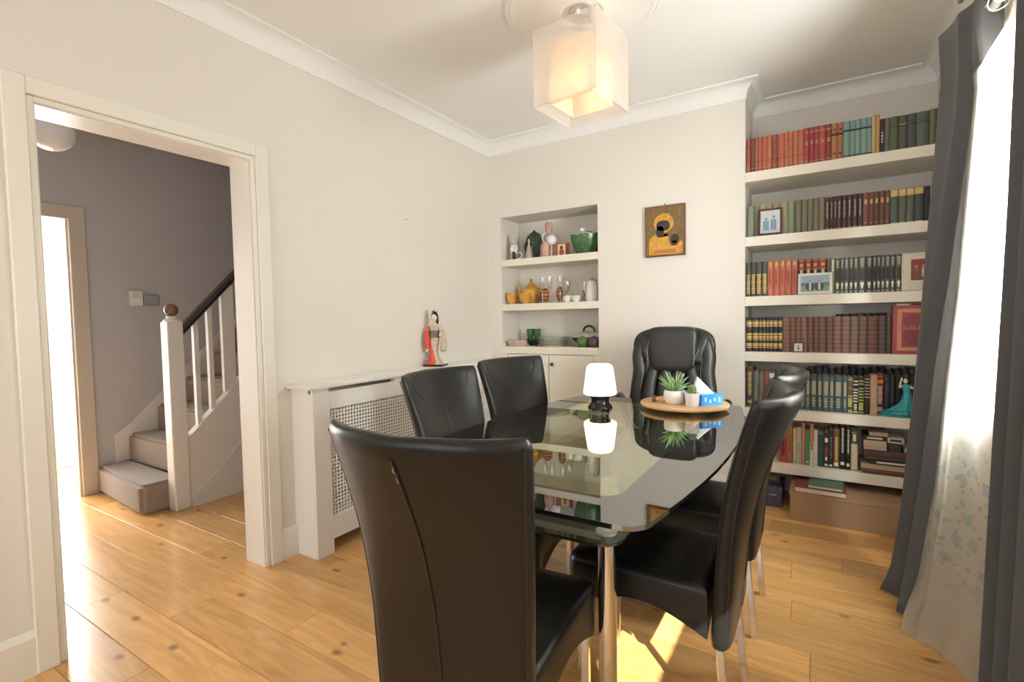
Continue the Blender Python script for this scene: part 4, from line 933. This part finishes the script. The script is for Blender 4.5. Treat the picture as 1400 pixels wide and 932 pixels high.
for cx, sc in ((-.022, .95), (.02, 1.05)):
    flat(pr, 'printed_figure', BLU, cx-.017, cx+.015, .03, .03+.062*sc); flat(pr, 'printed_figure', BLU, cx-.008, cx+.008, .095*sc, .115*sc, oval=True)
flat(pr, 'printed_ground', mat('photo_pale_blue', '#b4c4d0', .6), -.05, .05, .014, .036, .0027)
o, pr = pframe('picture_frame', 2.325, .012, SZ[2]+.003, .175, .125, .014, mat('white_frame', '#e6e3de', .4), 'white framed landscape photo of two people on the third bookshelf', .1, mat('photo_sky', '#9fb4c2', .5))
flat(pr, 'printed_ground', mat('photo_green', '#8a9a78', .6), -.072, .072, .018, .05, .0026)
flat(pr, 'printed_hill', mat('photo_hill', '#5f7480', .6), -.072, .072, .05, .068, .0026)
for cx in (-.025, .022):
    flat(pr, 'printed_figure', mat('photo_navy', '#3c4656', .6), cx-.024, cx+.024, .018, .07, .0022, True); flat(pr, 'printed_figure', mat('photo_shirt', '#c6cdd4', .6), cx-.005, cx+.006, .022, .07, .0018); flat(pr, 'printed_figure', mat('photo_skin', '#b08a74', .6), cx-.007, cx+.007, .07, .086, .0018, True)
o, pr = pframe('picture_frame', 2.81, .012, SZ[2]+.003, .15, .205, .008, mat('cream_frame', '#ddd4c0', .45), 'cream mounted portrait picture half hidden behind the drape', .05, mat('cream_mount', '#d8d2bd', .6))
flat(pr, 'printed_backdrop', mat('photo_red', '#8c3a34', .6), -.035, .045, .055, .17)
for cx in (-.012, .018):
    flat(pr, 'printed_figure', mat('photo_olive', '#6a5a3c', .6), cx-.012, cx+.012, .06, .12, .0018, True); flat(pr, 'printed_figure', mat('photo_skin', '#b08a74', .6), cx-.007, cx+.007, .12, .14, .0016, True)
flat(pr, 'printed_figure', mat('photo_shirt', '#c6cdd4', .6), .012, .028, .075, .12, .0016)
o, pr = pframe('picture_frame', 2.242, .006, SZ[3]+.002, .056, .06, .006, mat('dark_frame', '#3a2c26', .4), 'tiny dark framed picture in front of the brown volumes', .12, mat('pale_mount', '#d8d0c2', .6), .01)
flat(pr, 'printed_figure', mat('photo_grey', '#8a8078', .6), -.008, .008, .012, .034, oval=True); flat(pr, 'printed_figure', mat('photo_grey', '#8a8078', .6), -.004, .004, .034, .043, oval=True)
# gilded icon on the chimney breast
ic = thing('wall_icon', 'gilded icon panel with two dark faces hanging on the chimney breast', 'picture', (1.452, -.024, 1.622))
GOLDP = mat('embossed_gold', (.20,.125,.05), .45, metal=.3, noise=.7, nscale=45, bump=.8, bscale=90)
GOLDL = mat('bright_gold', (.60,.31,.055), .4, metal=.3, noise=.55, nscale=50, bump=.6, bscale=120)
MB().box(-.134, .134, 0, .022, 0, .342).build('panel', mat('icon_wood_edge', (.14,.05,.03), .5), ic, bevel=.002)
MB().box(-.126, .126, -.002, 0, .008, .334).build('embossed_cover', GOLDP, ic)
def disc(cx, cz, rx, rz_, y0, y1, m_, n, ex=1.0):
    MB().prism_y([(cx+rx*math.copysign(abs(math.cos(2*PI*k/24))**ex, math.cos(2*PI*k/24)), cz+rz_*math.copysign(abs(math.sin(2*PI*k/24))**ex, math.sin(2*PI*k/24))) for k in range(24)], y0, y1).build(n, m_, ic)
MB().prism_y([(-.105, .012), (.118, .012), (.118, .09), (.05, .13), (.0, .155), (-.06, .15), (-.105, .12)], -.005, -.002).build('embossed_robe', GOLDL, ic)
MB().prism_y([(-.07, .02), (.075, .02), (.075, .045), (-.07, .045)], -.006, -.005).build('red_inscription_band', mat('rust_gold', (.40,.16,.04), .5, noise=.5, nscale=90), ic)
disc(-.005, .215, .085, .085, -.005, -.002, GOLDP, 'halo'); disc(-.005, .222, .066, .066, -.008, -.005, GOLDL, 'halo')
IDK = mat('dark_painted_face', (.03,.02,.014), .5, noise=.4, nscale=40)
disc(-.008, .205, .045, .035, -.010, -.008, IDK, 'painted_face', .8); disc(-.028, .165, .026, .038, -.010, -.008, IDK, 'painted_neck', .7)
disc(.068, .115, .042, .045, -.008, -.005, GOLDP, 'halo'); disc(.068, .112, .027, .030, -.010, -.008, IDK, 'painted_face', .8); disc(.064, .082, .022, .016, -.010, -.008, IDK, 'painted_neck', .7)
MB().tube([(0, .01, .342), (0, .008, .356)], .003, 6).build('hook', DARKB, ic)
tag(MB().lathe([(.004, 0), (.004, .006), (.0, .007)], 8, cap=False).xf(Matrix.Rotation(PI/2, 4, 'Y')).build('nail', mat('nail_metal', (.3,.25,.2), .5, metal=.5), loc=(.0, -.984, 1.89)), 'tiny nail in the bare left wall', 'nail')

# ------------------------------------------------------------------ niche crockery
Z1, Z2, Z3 = 1.6983, 1.3363, .9893
GREENC = mat('cabbage_green', (.055,.135,.05), .25, noise=.8, nscale=34, bump=.5, bscale=50)
GREEND = mat('dark_leaf_green', (.012,.05,.026), .25, noise=.5, nscale=30)
CLEAR = glass_thin('clear_glassware', (.95,.95,.93), 1.45, .02, (1,1,1), .08)
FROST = cloth('frosted_glass', (.85,.83,.78), .5, .35)
AMBER = mat('amber_lustre', (.74,.36,.075), .15, metal=.25, noise=.5, nscale=40)
CORAL = mat('coral_mottle', (.74,.33,.25), .3, noise=.75, nscale=60)
SILV = mat('tarnished_silver', (.55,.5,.44), .3, metal=.8, noise=.2, nscale=50)
v = thing('glass_vase', 'narrow frosted glass vase at the left end of the upper niche shelf', 'vase', (.182, .09, Z1))
MB().lathe([(.0, .004), (.03, 0), (.034, .01), (.028, .06), (.03, .14), (.04, .20), (.038, .20), (.028, .14), (.025, .06), (.0, .012)], 20, cap=False).build('body', FROST, v, smooth=True)
for k in range(3): MB().lathe([(.031+.002*k, .05+.05*k), (.0335+.002*k, .055+.05*k), (.031+.002*k, .06+.05*k)], 20, cap=False).build('ring', FROST, v, smooth=True)
v = thing('leaf_plate', 'dark green leaf-shaped plate standing against the niche back', 'plate', (.308, .175, Z1)); v.rotation_euler = (-.16, 0, 0)
lf = []
for k in range(32):
    a = 2*PI*k/32; r = 1+.03*math.cos(8*a); lf.append((.078*math.sin(a)*r, .115-.115*math.cos(a)*r+(.012 if k == 16 else 0)))
MB().prism_y(lf, 0, .01).build('plate', GREEND, v, bevel=.002)
vn = MB().tube([(0, -.002, .02), (0, -.002, .21)], .0026, 6)
for i in range(5):
    for s in (-1, 1): vn.tube([(0, -.002, .04+.03*i), (s*.05*(1-.08*i), -.002, .075+.03*i)], .0018, 5)
vn.build('leaf_veins', mat('pale_vein_green', (.18,.30,.2), .3), v, smooth=True)
v = thing('glass_bell', 'small ribbed glass bell in front of the leaf plate', 'bell', (.333, .085, Z1))
MB().lathe([(.036, 0), (.034, .012), (.024, .05), (.017, .09), (.008, .10), (.006, .115), (.010, .13), (.006, .145), (.0, .148)], 20, cap=False).build('bell', SILV, v, smooth=True)
MB().lathe([(.037, .002), (.038, .006), (.036, .010)], 20, cap=False).build('rim', SILV, v, smooth=True)
v = thing('lace_ornament', 'white lace flower ornament with ribbons on the upper niche shelf', 'ornament', (.212, .045, Z1))
LACE = mat('white_lace', (.82,.8,.75), .8)
mb = MB()
for k in range(8): a = 2*PI*k/8; mb.sup((.024*math.cos(a), 0, .088+.024*math.sin(a)), (.014, .006, .014), nu=10, nv=6)
mb.sup((0, -.003, .088), (.013, .009, .013), nu=10, nv=6); mb.build('flower', LACE, v, smooth=True)
MB().tube(smooth_path([(0, 0, .07), (.03, -.005, .05), (.06, -.01, .055), (.085, -.008, .03), (.06, -.01, .008), (.03, 0, .004)], 4), .004, 6).build('ribbon', LACE, v, smooth=True)
MB().box(-.014, .014, -.006, .012, 0, .07).build('stand', mat('dark_stand', (.02,.03,.025), .4), v, bevel=.003)
v = thing('coral_jug', 'coral and white ceramic figurine jug with ring handle in the niche', 'jug', (.50, .10, Z1))
MB().lathe([(.0, 0), (.03, 0), (.034, .006), (.042, .05), (.04, .09), (.026, .12), (.0, .125)], 22, (-.022, 0, 0), cap=False).build('body', CORAL, v, smooth=True)
MB().tube([(-.018+.03*math.cos(2*PI*k/16), 0, .155+.035*math.sin(2*PI*k/16)) for k in range(17)], .005, 7, cap=False).build('ring_handle', WHITEC, v, smooth=True)
MB().lathe([(.0, 0), (.022, 0), (.018, .03), (.014, .08), (.02, .10)], 16, (.035, 0, 0), cap=False).build('stem', mat('pale_glass_stem', (.7,.68,.62), .2), v, smooth=True)
MB().sup((.036, -.01, .13), (.04, .032, .038)).build('white_globe', WHITEC, v, smooth=True)
MB().lathe([(.012, .16), (.016, .18), (.026, .205), (.03, .24), (.024, .265), (.012, .255), (.0, .25)], 16, (.008, 0, 0), cap=False).build('flower_top', CORAL, v, smooth=True)
v = thing('icon_triptych', 'small folding three-panel icon on the upper niche shelf', 'icon', (.625, .085, Z1))
IW = mat('triptych_brown', (.22,.07,.045), .4); IG = mat('triptych_gold', (.75,.55,.22), .4)
MB().box(-.035, .035, 0, .008, 0, .092).build('centre_panel', IW, v, bevel=.001)
for s in (-1, 1): MB().box(0, .034, 0, .007, 0, .088).xf(Matrix.Translation((s*.035, 0, 0)) @ Matrix.Rotation(-s*.5 if s > 0 else PI+.5, 4, 'Z')).build('wing_panel', IW, v)
flat(v, 'painted_ground', IG, -.031, .031, .006, .087, -.0008); flat(v, 'painted_figure', mat('icon_dark', (.08,.045,.03), .5), -.012, .012, .045, .075, -.0016, True); flat(v, 'painted_figure', mat('icon_robe', (.3,.06,.05), .5), -.02, .022, .008, .048, -.0016, True)
v = thing('cabbage_tureen', 'green cabbage-leaf tureen with white knob at the niche right end', 'tureen', (.82, .13, Z1))
def cab(r0, r1): return lambda a: 1+.07*math.cos(7*a)
prof2 = [(.0, 0), (.06, 0), (.07, .006), (.095, .05), (.112, .10), (.118, .135), (.112, .137), (.10, .12), (.0, .11)]
MB().loft([[(r*(1+(.05+.03*(i > 4))*abs(math.sin(3.5*2*PI*j/42)))*math.cos(2*PI*j/42), r*(1+.05*abs(math.sin(3.5*2*PI*j/42)))*math.sin(2*PI*j/42), zq+(.010*abs(math.sin(3.5*2*PI*j/42)) if 4 < i < 7 else 0)) for j in range(42)] for i, (r, zq) in enumerate(prof2)], cap=False).build('bowl', GREENC, v, smooth=True, angle=60)
MB().lathe([(.105, .135), (.08, .155), (.04, .168), (.0, .17)], 30, cap=False).build('lid', GREEND, v, smooth=True)
mb = MB()
for k in range(7): a = 2*PI*k/7; mb.sup((-.025+.014*math.cos(a), -.02+.014*math.sin(a), .178), (.013,.013,.014), nu=9, nv=6)
mb.sup((-.025, -.02, .19), (.014,.014,.012), nu=9, nv=6); mb.build('cauliflower_knob', WHITEC, v, smooth=True)
MB().tube([(.118*1.03*math.cos(2*PI*j/42), .118*1.03*math.sin(2*PI*j/42), .138+.010*abs(math.sin(3.5*2*PI*j/42))) for j in range(43)], .003, 5, cap=False).build('pale_rim', mat('pale_green_rim', (.55,.62,.42), .4), v, smooth=True)
# lower niche shelf
def cup(name, label, x, y, z_, r, h, m_, cat='cup', group=None, handle=1, foot=True):
    o = thing(name, label, cat, (x, y, z_), group=group)
    MB().lathe([(.0, .003), (r*.55, 0), (r*.6, .006), (r*.9, h*.35), (r, h), (r*.95, h), (r*.84, h*.35), (.0, h*.15)], 22, cap=False).build('bowl', m_, o, smooth=True)
    if handle: MB().tube([(handle*(r*.9+h*.3*math.sin(PI*k/8)), 0, h*.25+h*.55*k/8) for k in range(9)], .0035, 6).build('handle', m_, o, smooth=True)
    return o
cup('amber_cup', 'amber glazed cup at the left end of the lower niche shelf', .17, .075, Z2, .042, .075, AMBER, group='amber tea set')
cup('amber_cup', 'amber glazed cup in front of the amber teapot', .305, .06, Z2, .042, .068, AMBER, group='amber tea set')
tp = thing('amber_teapot', 'round amber teapot behind the two amber cups', 'teapot', (.29, .185, Z2))
MB().lathe([(.0, 0), (.04, 0), (.045, .008), (.072, .06), (.07, .10), (.045, .135), (.03, .14)], 28, cap=False).build('body', AMBER, tp, smooth=True)
MB().lathe([(.032, .14), (.03, .15), (.012, .165), (.008, .172), (.013, .184), (.0, .192)], 20, cap=False).build('lid', AMBER, tp, smooth=True)
MB().tube(smooth_path([(-.06, 0, .07), (-.095, 0, .09), (-.105, 0, .14)], 5), [.014]*5+[.009]*6, 8).build('spout', AMBER, tp, smooth=True)
MB().tube([(.06+.05*math.sin(PI*k/10), 0, .05+.07*k/10) for k in range(11)], .006, 7).build('handle', AMBER, tp, smooth=True)
for x, y, rx, hz, l in ((.455, .12, .042, .055, 'round painted brown egg on a stand behind the first flute'), (.582, .13, .030, .060, 'slim banded brown egg behind the glass flutes')):
    e = thing('painted_egg', l, 'ornament', (x, y, Z2), group='painted eggs')
    MB().lathe([(.0, 0), (.02, 0), (.016, .01), (.02, .018), (.0, .018)], 16, cap=False).build('stand', GILT, e, smooth=True)
    MB().sup((0, 0, .012+hz), (rx, rx, hz), nu=20, nv=14).build('egg', mat('lacquer_brown', (.26,.08,.03), .2, noise=.7, nscale=35), e, smooth=True)
    for k in (-.5, 0, .5):
        rr = rx*math.sqrt(1-k*k)+.0008; MB().lathe([(rr, -.003), (rr+.001, 0), (rr, .003)], 20, (0, 0, .012+hz+k*hz), cap=False).build('gilt_band', GILT, e, smooth=True)
def flute(x, y, h, l, flat_top=False):
    o = thing('glass_flute', l, 'glass', (x, y, Z2), group='clear glass flutes')
    MB().lathe([(.0, .002), (.026, 0), (.024, .003), (.005, .006), (.004, h*.42)], 20, cap=False).build('stem', CLEAR, o, smooth=True)
    MB().lathe([(.004, h*.42), (.012, h*.5), (.024, h*.68), (.026, h), (.0245, h), (.022, h*.68), (.010, h*.52), (.0, h*.45)], 20, cap=False).build('bowl', CLEAR, o, smooth=True)
for x, y, h, l in ((.468, .05, .20, 'tall clear flute in front of the round painted egg'), (.53, .055, .205, 'tall clear flute between the two painted eggs'), (.622, .06, .203, 'tall clear flute right of the slim painted egg'), (.667, .085, .165, 'short clear glass at the right end of the flutes')): flute(x, y, h, l)
BWC = mat('white_silver_porcelain', (.78,.76,.70), .2, noise=.12, nscale=60)
for x, y, l in ((.688, .045, 'white porcelain cup with silver rim nearest the flutes'), (.758, .05, 'white porcelain cup with silver rim beside the tall pot')):
    c = cup('porcelain_cup', l, x, y, Z2, .034, .045, BWC, group='white porcelain set', handle=0)
    MB().lathe([(.0345, .043), (.0352, .045), (.0345, .047)], 22, cap=False).build('silver_rim', SILV, c, smooth=True)
c = cup('silver_cup', 'small stacked silver cup behind the white porcelain cups', .795, .16, Z2, .03, .05, SILV, handle=0)
MB().lathe([(.0, .05), (.018, .05), (.024, .062), (.03, .095), (.027, .095), (.0, .06)], 20, cap=False).build('upper_cup', SILV, c, smooth=True)
p = thing('porcelain_pot', 'tall white porcelain coffee pot at the right of the lower niche shelf', 'coffee pot', (.872, .10, Z2))
MB().lathe([(.0, 0), (.04, 0), (.044, .006), (.047, .05), (.04, .11), (.034, .145), (.0, .145)], 26, cap=False).build('body', BWC, p, smooth=True)
MB().lathe([(.036, .145), (.035, .152), (.012, .16), (.007, .166), (.009, .174), (.0, .178)], 22, cap=False).build('lid', SILV, p, smooth=True)
MB().tube(smooth_path([(-.04, 0, .06), (-.06, 0, .10), (-.058, 0, .145)], 5), [.01]*5+[.006]*6, 8).build('spout', BWC, p, smooth=True)
MB().tube([(.038+.03*math.sin(PI*k/10), 0, .04+.09*k/10) for k in range(11)], .004, 6).build('handle', SILV, p, smooth=True)
# cupboard top
d = thing('pink_dish', 'pink ribbed glass dish at the left on the cupboard top', 'dish', (.215, .06, Z3))
PK = mat('pink_glass', (.62,.42,.38), .2, noise=.3, nscale=50)
MB().loft([[(r*(1.55)*(1+.04*math.cos(14*2*PI*j/56))*math.cos(2*PI*j/56), r*.75*(1+.04*math.cos(14*2*PI*j/56))*math.sin(2*PI*j/56), zq) for j in range(56)] for r, zq in ((.001, .001), (.045, 0), (.05, .004), (.062, .045), (.058, .045), (.046, .012), (.001, .012))], cap=False).build('dish', PK, d, smooth=True, angle=70)
for k in range(4): MB().sup((-.06+.04*k, 0, .04), (.018, .03, .016), nu=10, nv=6).build('egg_cup', PK, d, smooth=True)
for x, y, zq, l in ((.285, .19, 0, 'dark green bowl at the back of the cupboard top'),):
    b_ = thing('green_bowl', l, 'bowl', (.305, .19, Z3)); MB().lathe([(.0, 0), (.04, 0), (.045, .008), (.07, .05), (.066, .05), (.04, .014), (.0, .012)], 24, cap=False).build('bowl', GREEND, b_, smooth=True)
    MB().lathe([(.069, .047), (.071, .05), (.069, .053)], 24, cap=False).build('rim', GREENC, b_, smooth=True)
for x, l in ((.272, 'green beaker standing in the dark bowl, left one'), (.338, 'green beaker standing in the dark bowl, right one')):
    g = thing('green_beaker', l, 'beaker', (x, .19, Z3+.034), group='green beakers'); MB().lathe([(.0, 0), (.02, 0), (.022, .004), (.030, .06), (.031, .10), (.028, .10), (.026, .06), (.0, .01)], 20, cap=False).build('body', GREENC, g, smooth=True)
    MB().lathe([(.0305, .097), (.0325, .10), (.0305, .103)], 20, cap=False).build('rim', GREEND, g, smooth=True)
for k in range(4):
    p = thing('plate', ['bottom plate of the cream stack on the cupboard', 'second plate from the bottom of the cream plate stack', 'second plate from the top of the cream plate stack', 'topmost cream plate with green rim in the stack'][k], 'plate', (.512, .135, Z3+.018*k), group='stacked cream plates')
    MB().lathe([(.0, .002), (.075, 0), (.08, .004), (.125, .014), (.131, .0165), (.125, .0175), (.08, .0085), (.0, .006)], 40, cap=False).build('dish', mat('cream_glaze', (.90,.87,.76), .2), p, smooth=True)
    MB().lathe([(.1295, .0166), (.1313, .0172), (.1295, .0179)], 40, cap=False).build('green_rim', GREEND, p, smooth=True)
t = thing('leaf_tureen', 'green and cream leaf tureen with looped lid on the cupboard', 'tureen', (.80, .198, Z3))
MB().loft([[(r*1.35*(1+.03*math.cos(9*2*PI*j/48))*math.cos(2*PI*j/48), r*.95*(1+.03*math.cos(9*2*PI*j/48))*math.sin(2*PI*j/48), zq) for j in range(48)] for r, zq in ((.001, 0), (.05, 0), (.055, .006), (.092, .05), (.098, .066), (.001, .066))], cap=False).build('bowl', GREEND, t, smooth=True, angle=60)
MB().loft([[(r*1.35*math.cos(2*PI*j/48), r*.95*math.sin(2*PI*j/48), zq) for j in range(48)] for r, zq in ((.104, .066), (.106, .072), (.08, .092), (.045, .108), (.001, .112))], cap=False).build('lid', mat('celadon_cream', (.55,.62,.50), .2, noise=.5, nscale=9), t, smooth=True)
MB().tube(smooth_path([(-.045, 0, .10), (-.035, 0, .135), (.0, 0, .15), (.035, 0, .135), (.05, 0, .10)], 5), .008, 8).build('loop_handle', GREEND, t, smooth=True)
for x, m_, l in ((.812, mat('moss_green_glaze', (.10,.17,.06), .2, noise=.4, nscale=40), 'round moss green pot in front of the leaf tureen'), (.902, mat('plum_glaze', (.09,.045,.06), .25, noise=.3, nscale=40), 'round plum coloured pot at the right cupboard end')):
    b_ = thing('round_pot', l, 'pot', (x, .048, Z3), group='small round pots')
    MB().lathe([(.0, 0), (.022, 0), (.036, .012), (.044, .036), (.036, .06), (.022, .069), (.02, .072), (.016, .068), (.0, .066)], 26, cap=False).build('body', m_, b_, smooth=True)
    MB().lathe([(.0, .07), (.012, .072), (.006, .078), (.0, .08)], 14, cap=False).build('lid_knob', m_, b_, smooth=True)

for o in bpy.data.objects:
    k_ = {'amber_cup': 1.25, 'amber_teapot': 1.1, 'leaf_plate': 1.08, 'cabbage_tureen': 1.04, 'glass_bell': 1.12, 'coral_jug': 1.05, 'round_pot': 1.1, 'leaf_tureen': 1.06, 'icon_triptych': 1.1, 'porcelain_pot': 1.06, 'porcelain_cup': 1.1, 'green_bowl': 1.0}.get(o.name.split('.')[0])
    if k_ and o.parent is None: o.scale = (k_, k_, k_)
# ------------------------------------------------------------------ figurines
dl = thing('kimono_doll', 'small doll in a red and floral kimono on the radiator cover', 'doll', (.088, -.825, RZ+.0005), .32)
KRED = mat('scarlet_silk', (.72,.07,.03), .5); KFL = mat('floral_silk', (.74,.46,.36), .5, noise=.8, nscale=60); SKIN = mat('doll_skin', (.83,.68,.58), .5); HAIR = mat('doll_black_hair', (.012,.01,.01), .35)
KOB = mat('dark_patterned_sash', (.16,.14,.15), .6, noise=.9, nscale=70)
dl.scale = (1, 1, 1)
# local: doll faces -y
bs = MB().box(-.072, .072, -.055, .055, 0, .012).build('base', BLACKG, dl, bevel=.003)
def ell(rs): return [[(cx+rx*math.cos(2*PI*j/24), cy+ry*math.sin(2*PI*j/24), zq) for j in range(24)] for cx, cy, rx, ry, zq in rs]
MB().loft(ell([(.0, 0, .058, .045, .013), (-.004, 0, .05, .036, .03), (-.006, 0, .032, .028, .07), (-.006, 0, .028, .026, .12), (-.004, 0, .034, .028, .17), (0, 0, .034, .026, .20), (0, 0, .03, .024, .235), (0, 0, .034, .024, .265), (0, .0, .030, .02, .285), (0, 0, .012, .011, .297), (0, -.002, .010, .010, .31)])).build('kimono', KFL, dl, smooth=True, angle=80)
MB().loft(ell([(-.014, -.02, .042, .03, .0135), (-.012, -.016, .024, .018, .06), (-.014, -.014, .014, .012, .13), (-.02, -.012, .010, .014, .20)])).build('red_front_panel', KRED, dl, smooth=True, angle=80)
MB().loft(ell([(0, -.001, .037, .029, .195), (0, -.001, .037, .028, .245)])).build('sash', KOB, dl, smooth=True)
MB().sup((0, .030, .225), (.022, .012, .026), .6, .6).build('sash_bow', KOB, dl, smooth=True)
MB().tube(smooth_path([(-.032, 0, .268), (-.05, -.012, .235), (-.052, -.02, .18), (-.046, -.022, .12)], 4), [.013]*4+[.016]*4+[.018]*4+[.012], 10).build('red_sleeve', KRED, dl, smooth=True)
MB().tube(smooth_path([(.032, 0, .268), (.056, -.01, .235), (.068, -.012, .17), (.062, -.01, .10)], 4), [.013]*4+[.018]*4+[.024]*4+[.016], 10).build('floral_sleeve', KFL, dl, smooth=True)
MB().sup((-.05, -.024, .11), (.008,.007,.012)).build('hand', SKIN, dl, smooth=True)
MB().sup((.05, -.03, .215), (.008,.007,.011)).build('hand', SKIN, dl, smooth=True)
hd = MB().sup((0, -.004, .333), (.020, .021, .027), nu=20, nv=14, fn=lambda x, y, z: (x*(1-.18*max(0, -z)/.027), y, z)).build('head', SKIN, dl, smooth=True)
MB().sup((0, -.0255, .332), (.0022, .003, .004)).build('nose', SKIN, hd, smooth=True)
MB().sup((-.007, -.0235, .337), (.003,.0015,.0012)).sup((.007, -.0235, .337), (.003,.0015,.0012)).build('eyes', HAIR, hd)
MB().sup((0, -.0235, .321), (.003,.0015,.0012)).build('mouth', KRED, hd)
MB().sup((0, .007, .345), (.026, .022, .028)).sup((-.0, .01, .378), (.018, .016, .016)).sup((.016, .012, .318), (.01, .012, .045)).sup((-.018, .008, .335), (.008, .012, .02)).build('hair', HAIR, hd, smooth=True)
MB().sup((.016, -.006, .383), (.014, .010, .010)).sup((-.006, -.008, .387), (.009,.008,.008)).build('hair_flowers', mat('pale_pink_flower', (.8,.6,.58), .6), hd, smooth=True)
MB().tube([(-.03, .005, .37), (.03, -.002, .39)], .0015, 5).build('hair_pin', GILT, hd)
fm = thing('flamenco_figurine', 'dancer figurine in a flared teal dress on the fifth bookshelf', 'figurine', (2.757, .05, SZ[4]+.0005))
TEAL = mat('teal_dress', (.03,.33,.36), .5, noise=.35, nscale=60)
R_ = []
for zq, rx, ry, cx, cy, w_ in ((0, .085, .04, -.02, 0, .10), (.012, .088, .042, -.02, 0, .10), (.03, .072, .036, -.012, 0, .10), (.045, .055, .032, -.004, 0, .08), (.07, .032, .026, .006, 0, .05), (.10, .023, .02, .012, 0, .02), (.13, .021, .018, .014, 0, 0), (.145, .016, .014, .013, 0, 0), (.165, .020, .015, .010, 0, 0), (.18, .018, .012, .008, 0, 0), (.188, .007, .007, .007, 0, 0)):
    R_.append([(cx+rx*(1+w_*math.cos(9*2*PI*j/54))*math.cos(2*PI*j/54), cy+ry*(1+w_*math.cos(9*2*PI*j/54))*math.sin(2*PI*j/54), zq) for j in range(54)])
MB().loft(R_).build('dress', TEAL, fm, smooth=True, angle=80)
for zq, s in ((.014, 1.0), (.032, .84)):
    MB().tube([(-.02+.088*s*(1+.06*math.cos(9*2*PI*j/54))*math.cos(2*PI*j/54), .042*s*(1+.06*math.cos(9*2*PI*j/54))*math.sin(2*PI*j/54), zq+.003*math.cos(18*2*PI*j/54)) for j in range(55)], .0035, 6, cap=False).build('ruffle', mat('dark_teal_ruffle', (.015,.17,.2), .5), fm, smooth=True)
hd = MB().sup((.006, -.002, .203), (.011, .012, .014)).build('head', SKIN, fm, smooth=True)
MB().sup((.008, .004, .206), (.013, .012, .014)).sup((.016, .01, .198), (.008,.008,.008)).build('hair', mat('auburn_hair', (.10,.03,.02), .4), hd, smooth=True)
MB().sup((.006, -.0145, .202), (.0016,.002,.0024)).build('nose', SKIN, hd)
MB().tube(smooth_path([(-.008, 0, .178), (-.02, -.006, .165), (-.014, -.008, .205), (-.010, -.004, .222)], 4), [.005]*8+[.0042]*4+[.003], 7).build('arm', SKIN, fm, smooth=True)
MB().tube(smooth_path([(.024, 0, .178), (.036, -.012, .165), (.055, -.016, .166)], 4), [.005]*5+[.004]*3+[.003], 7).build('arm', SKIN, fm, smooth=True)
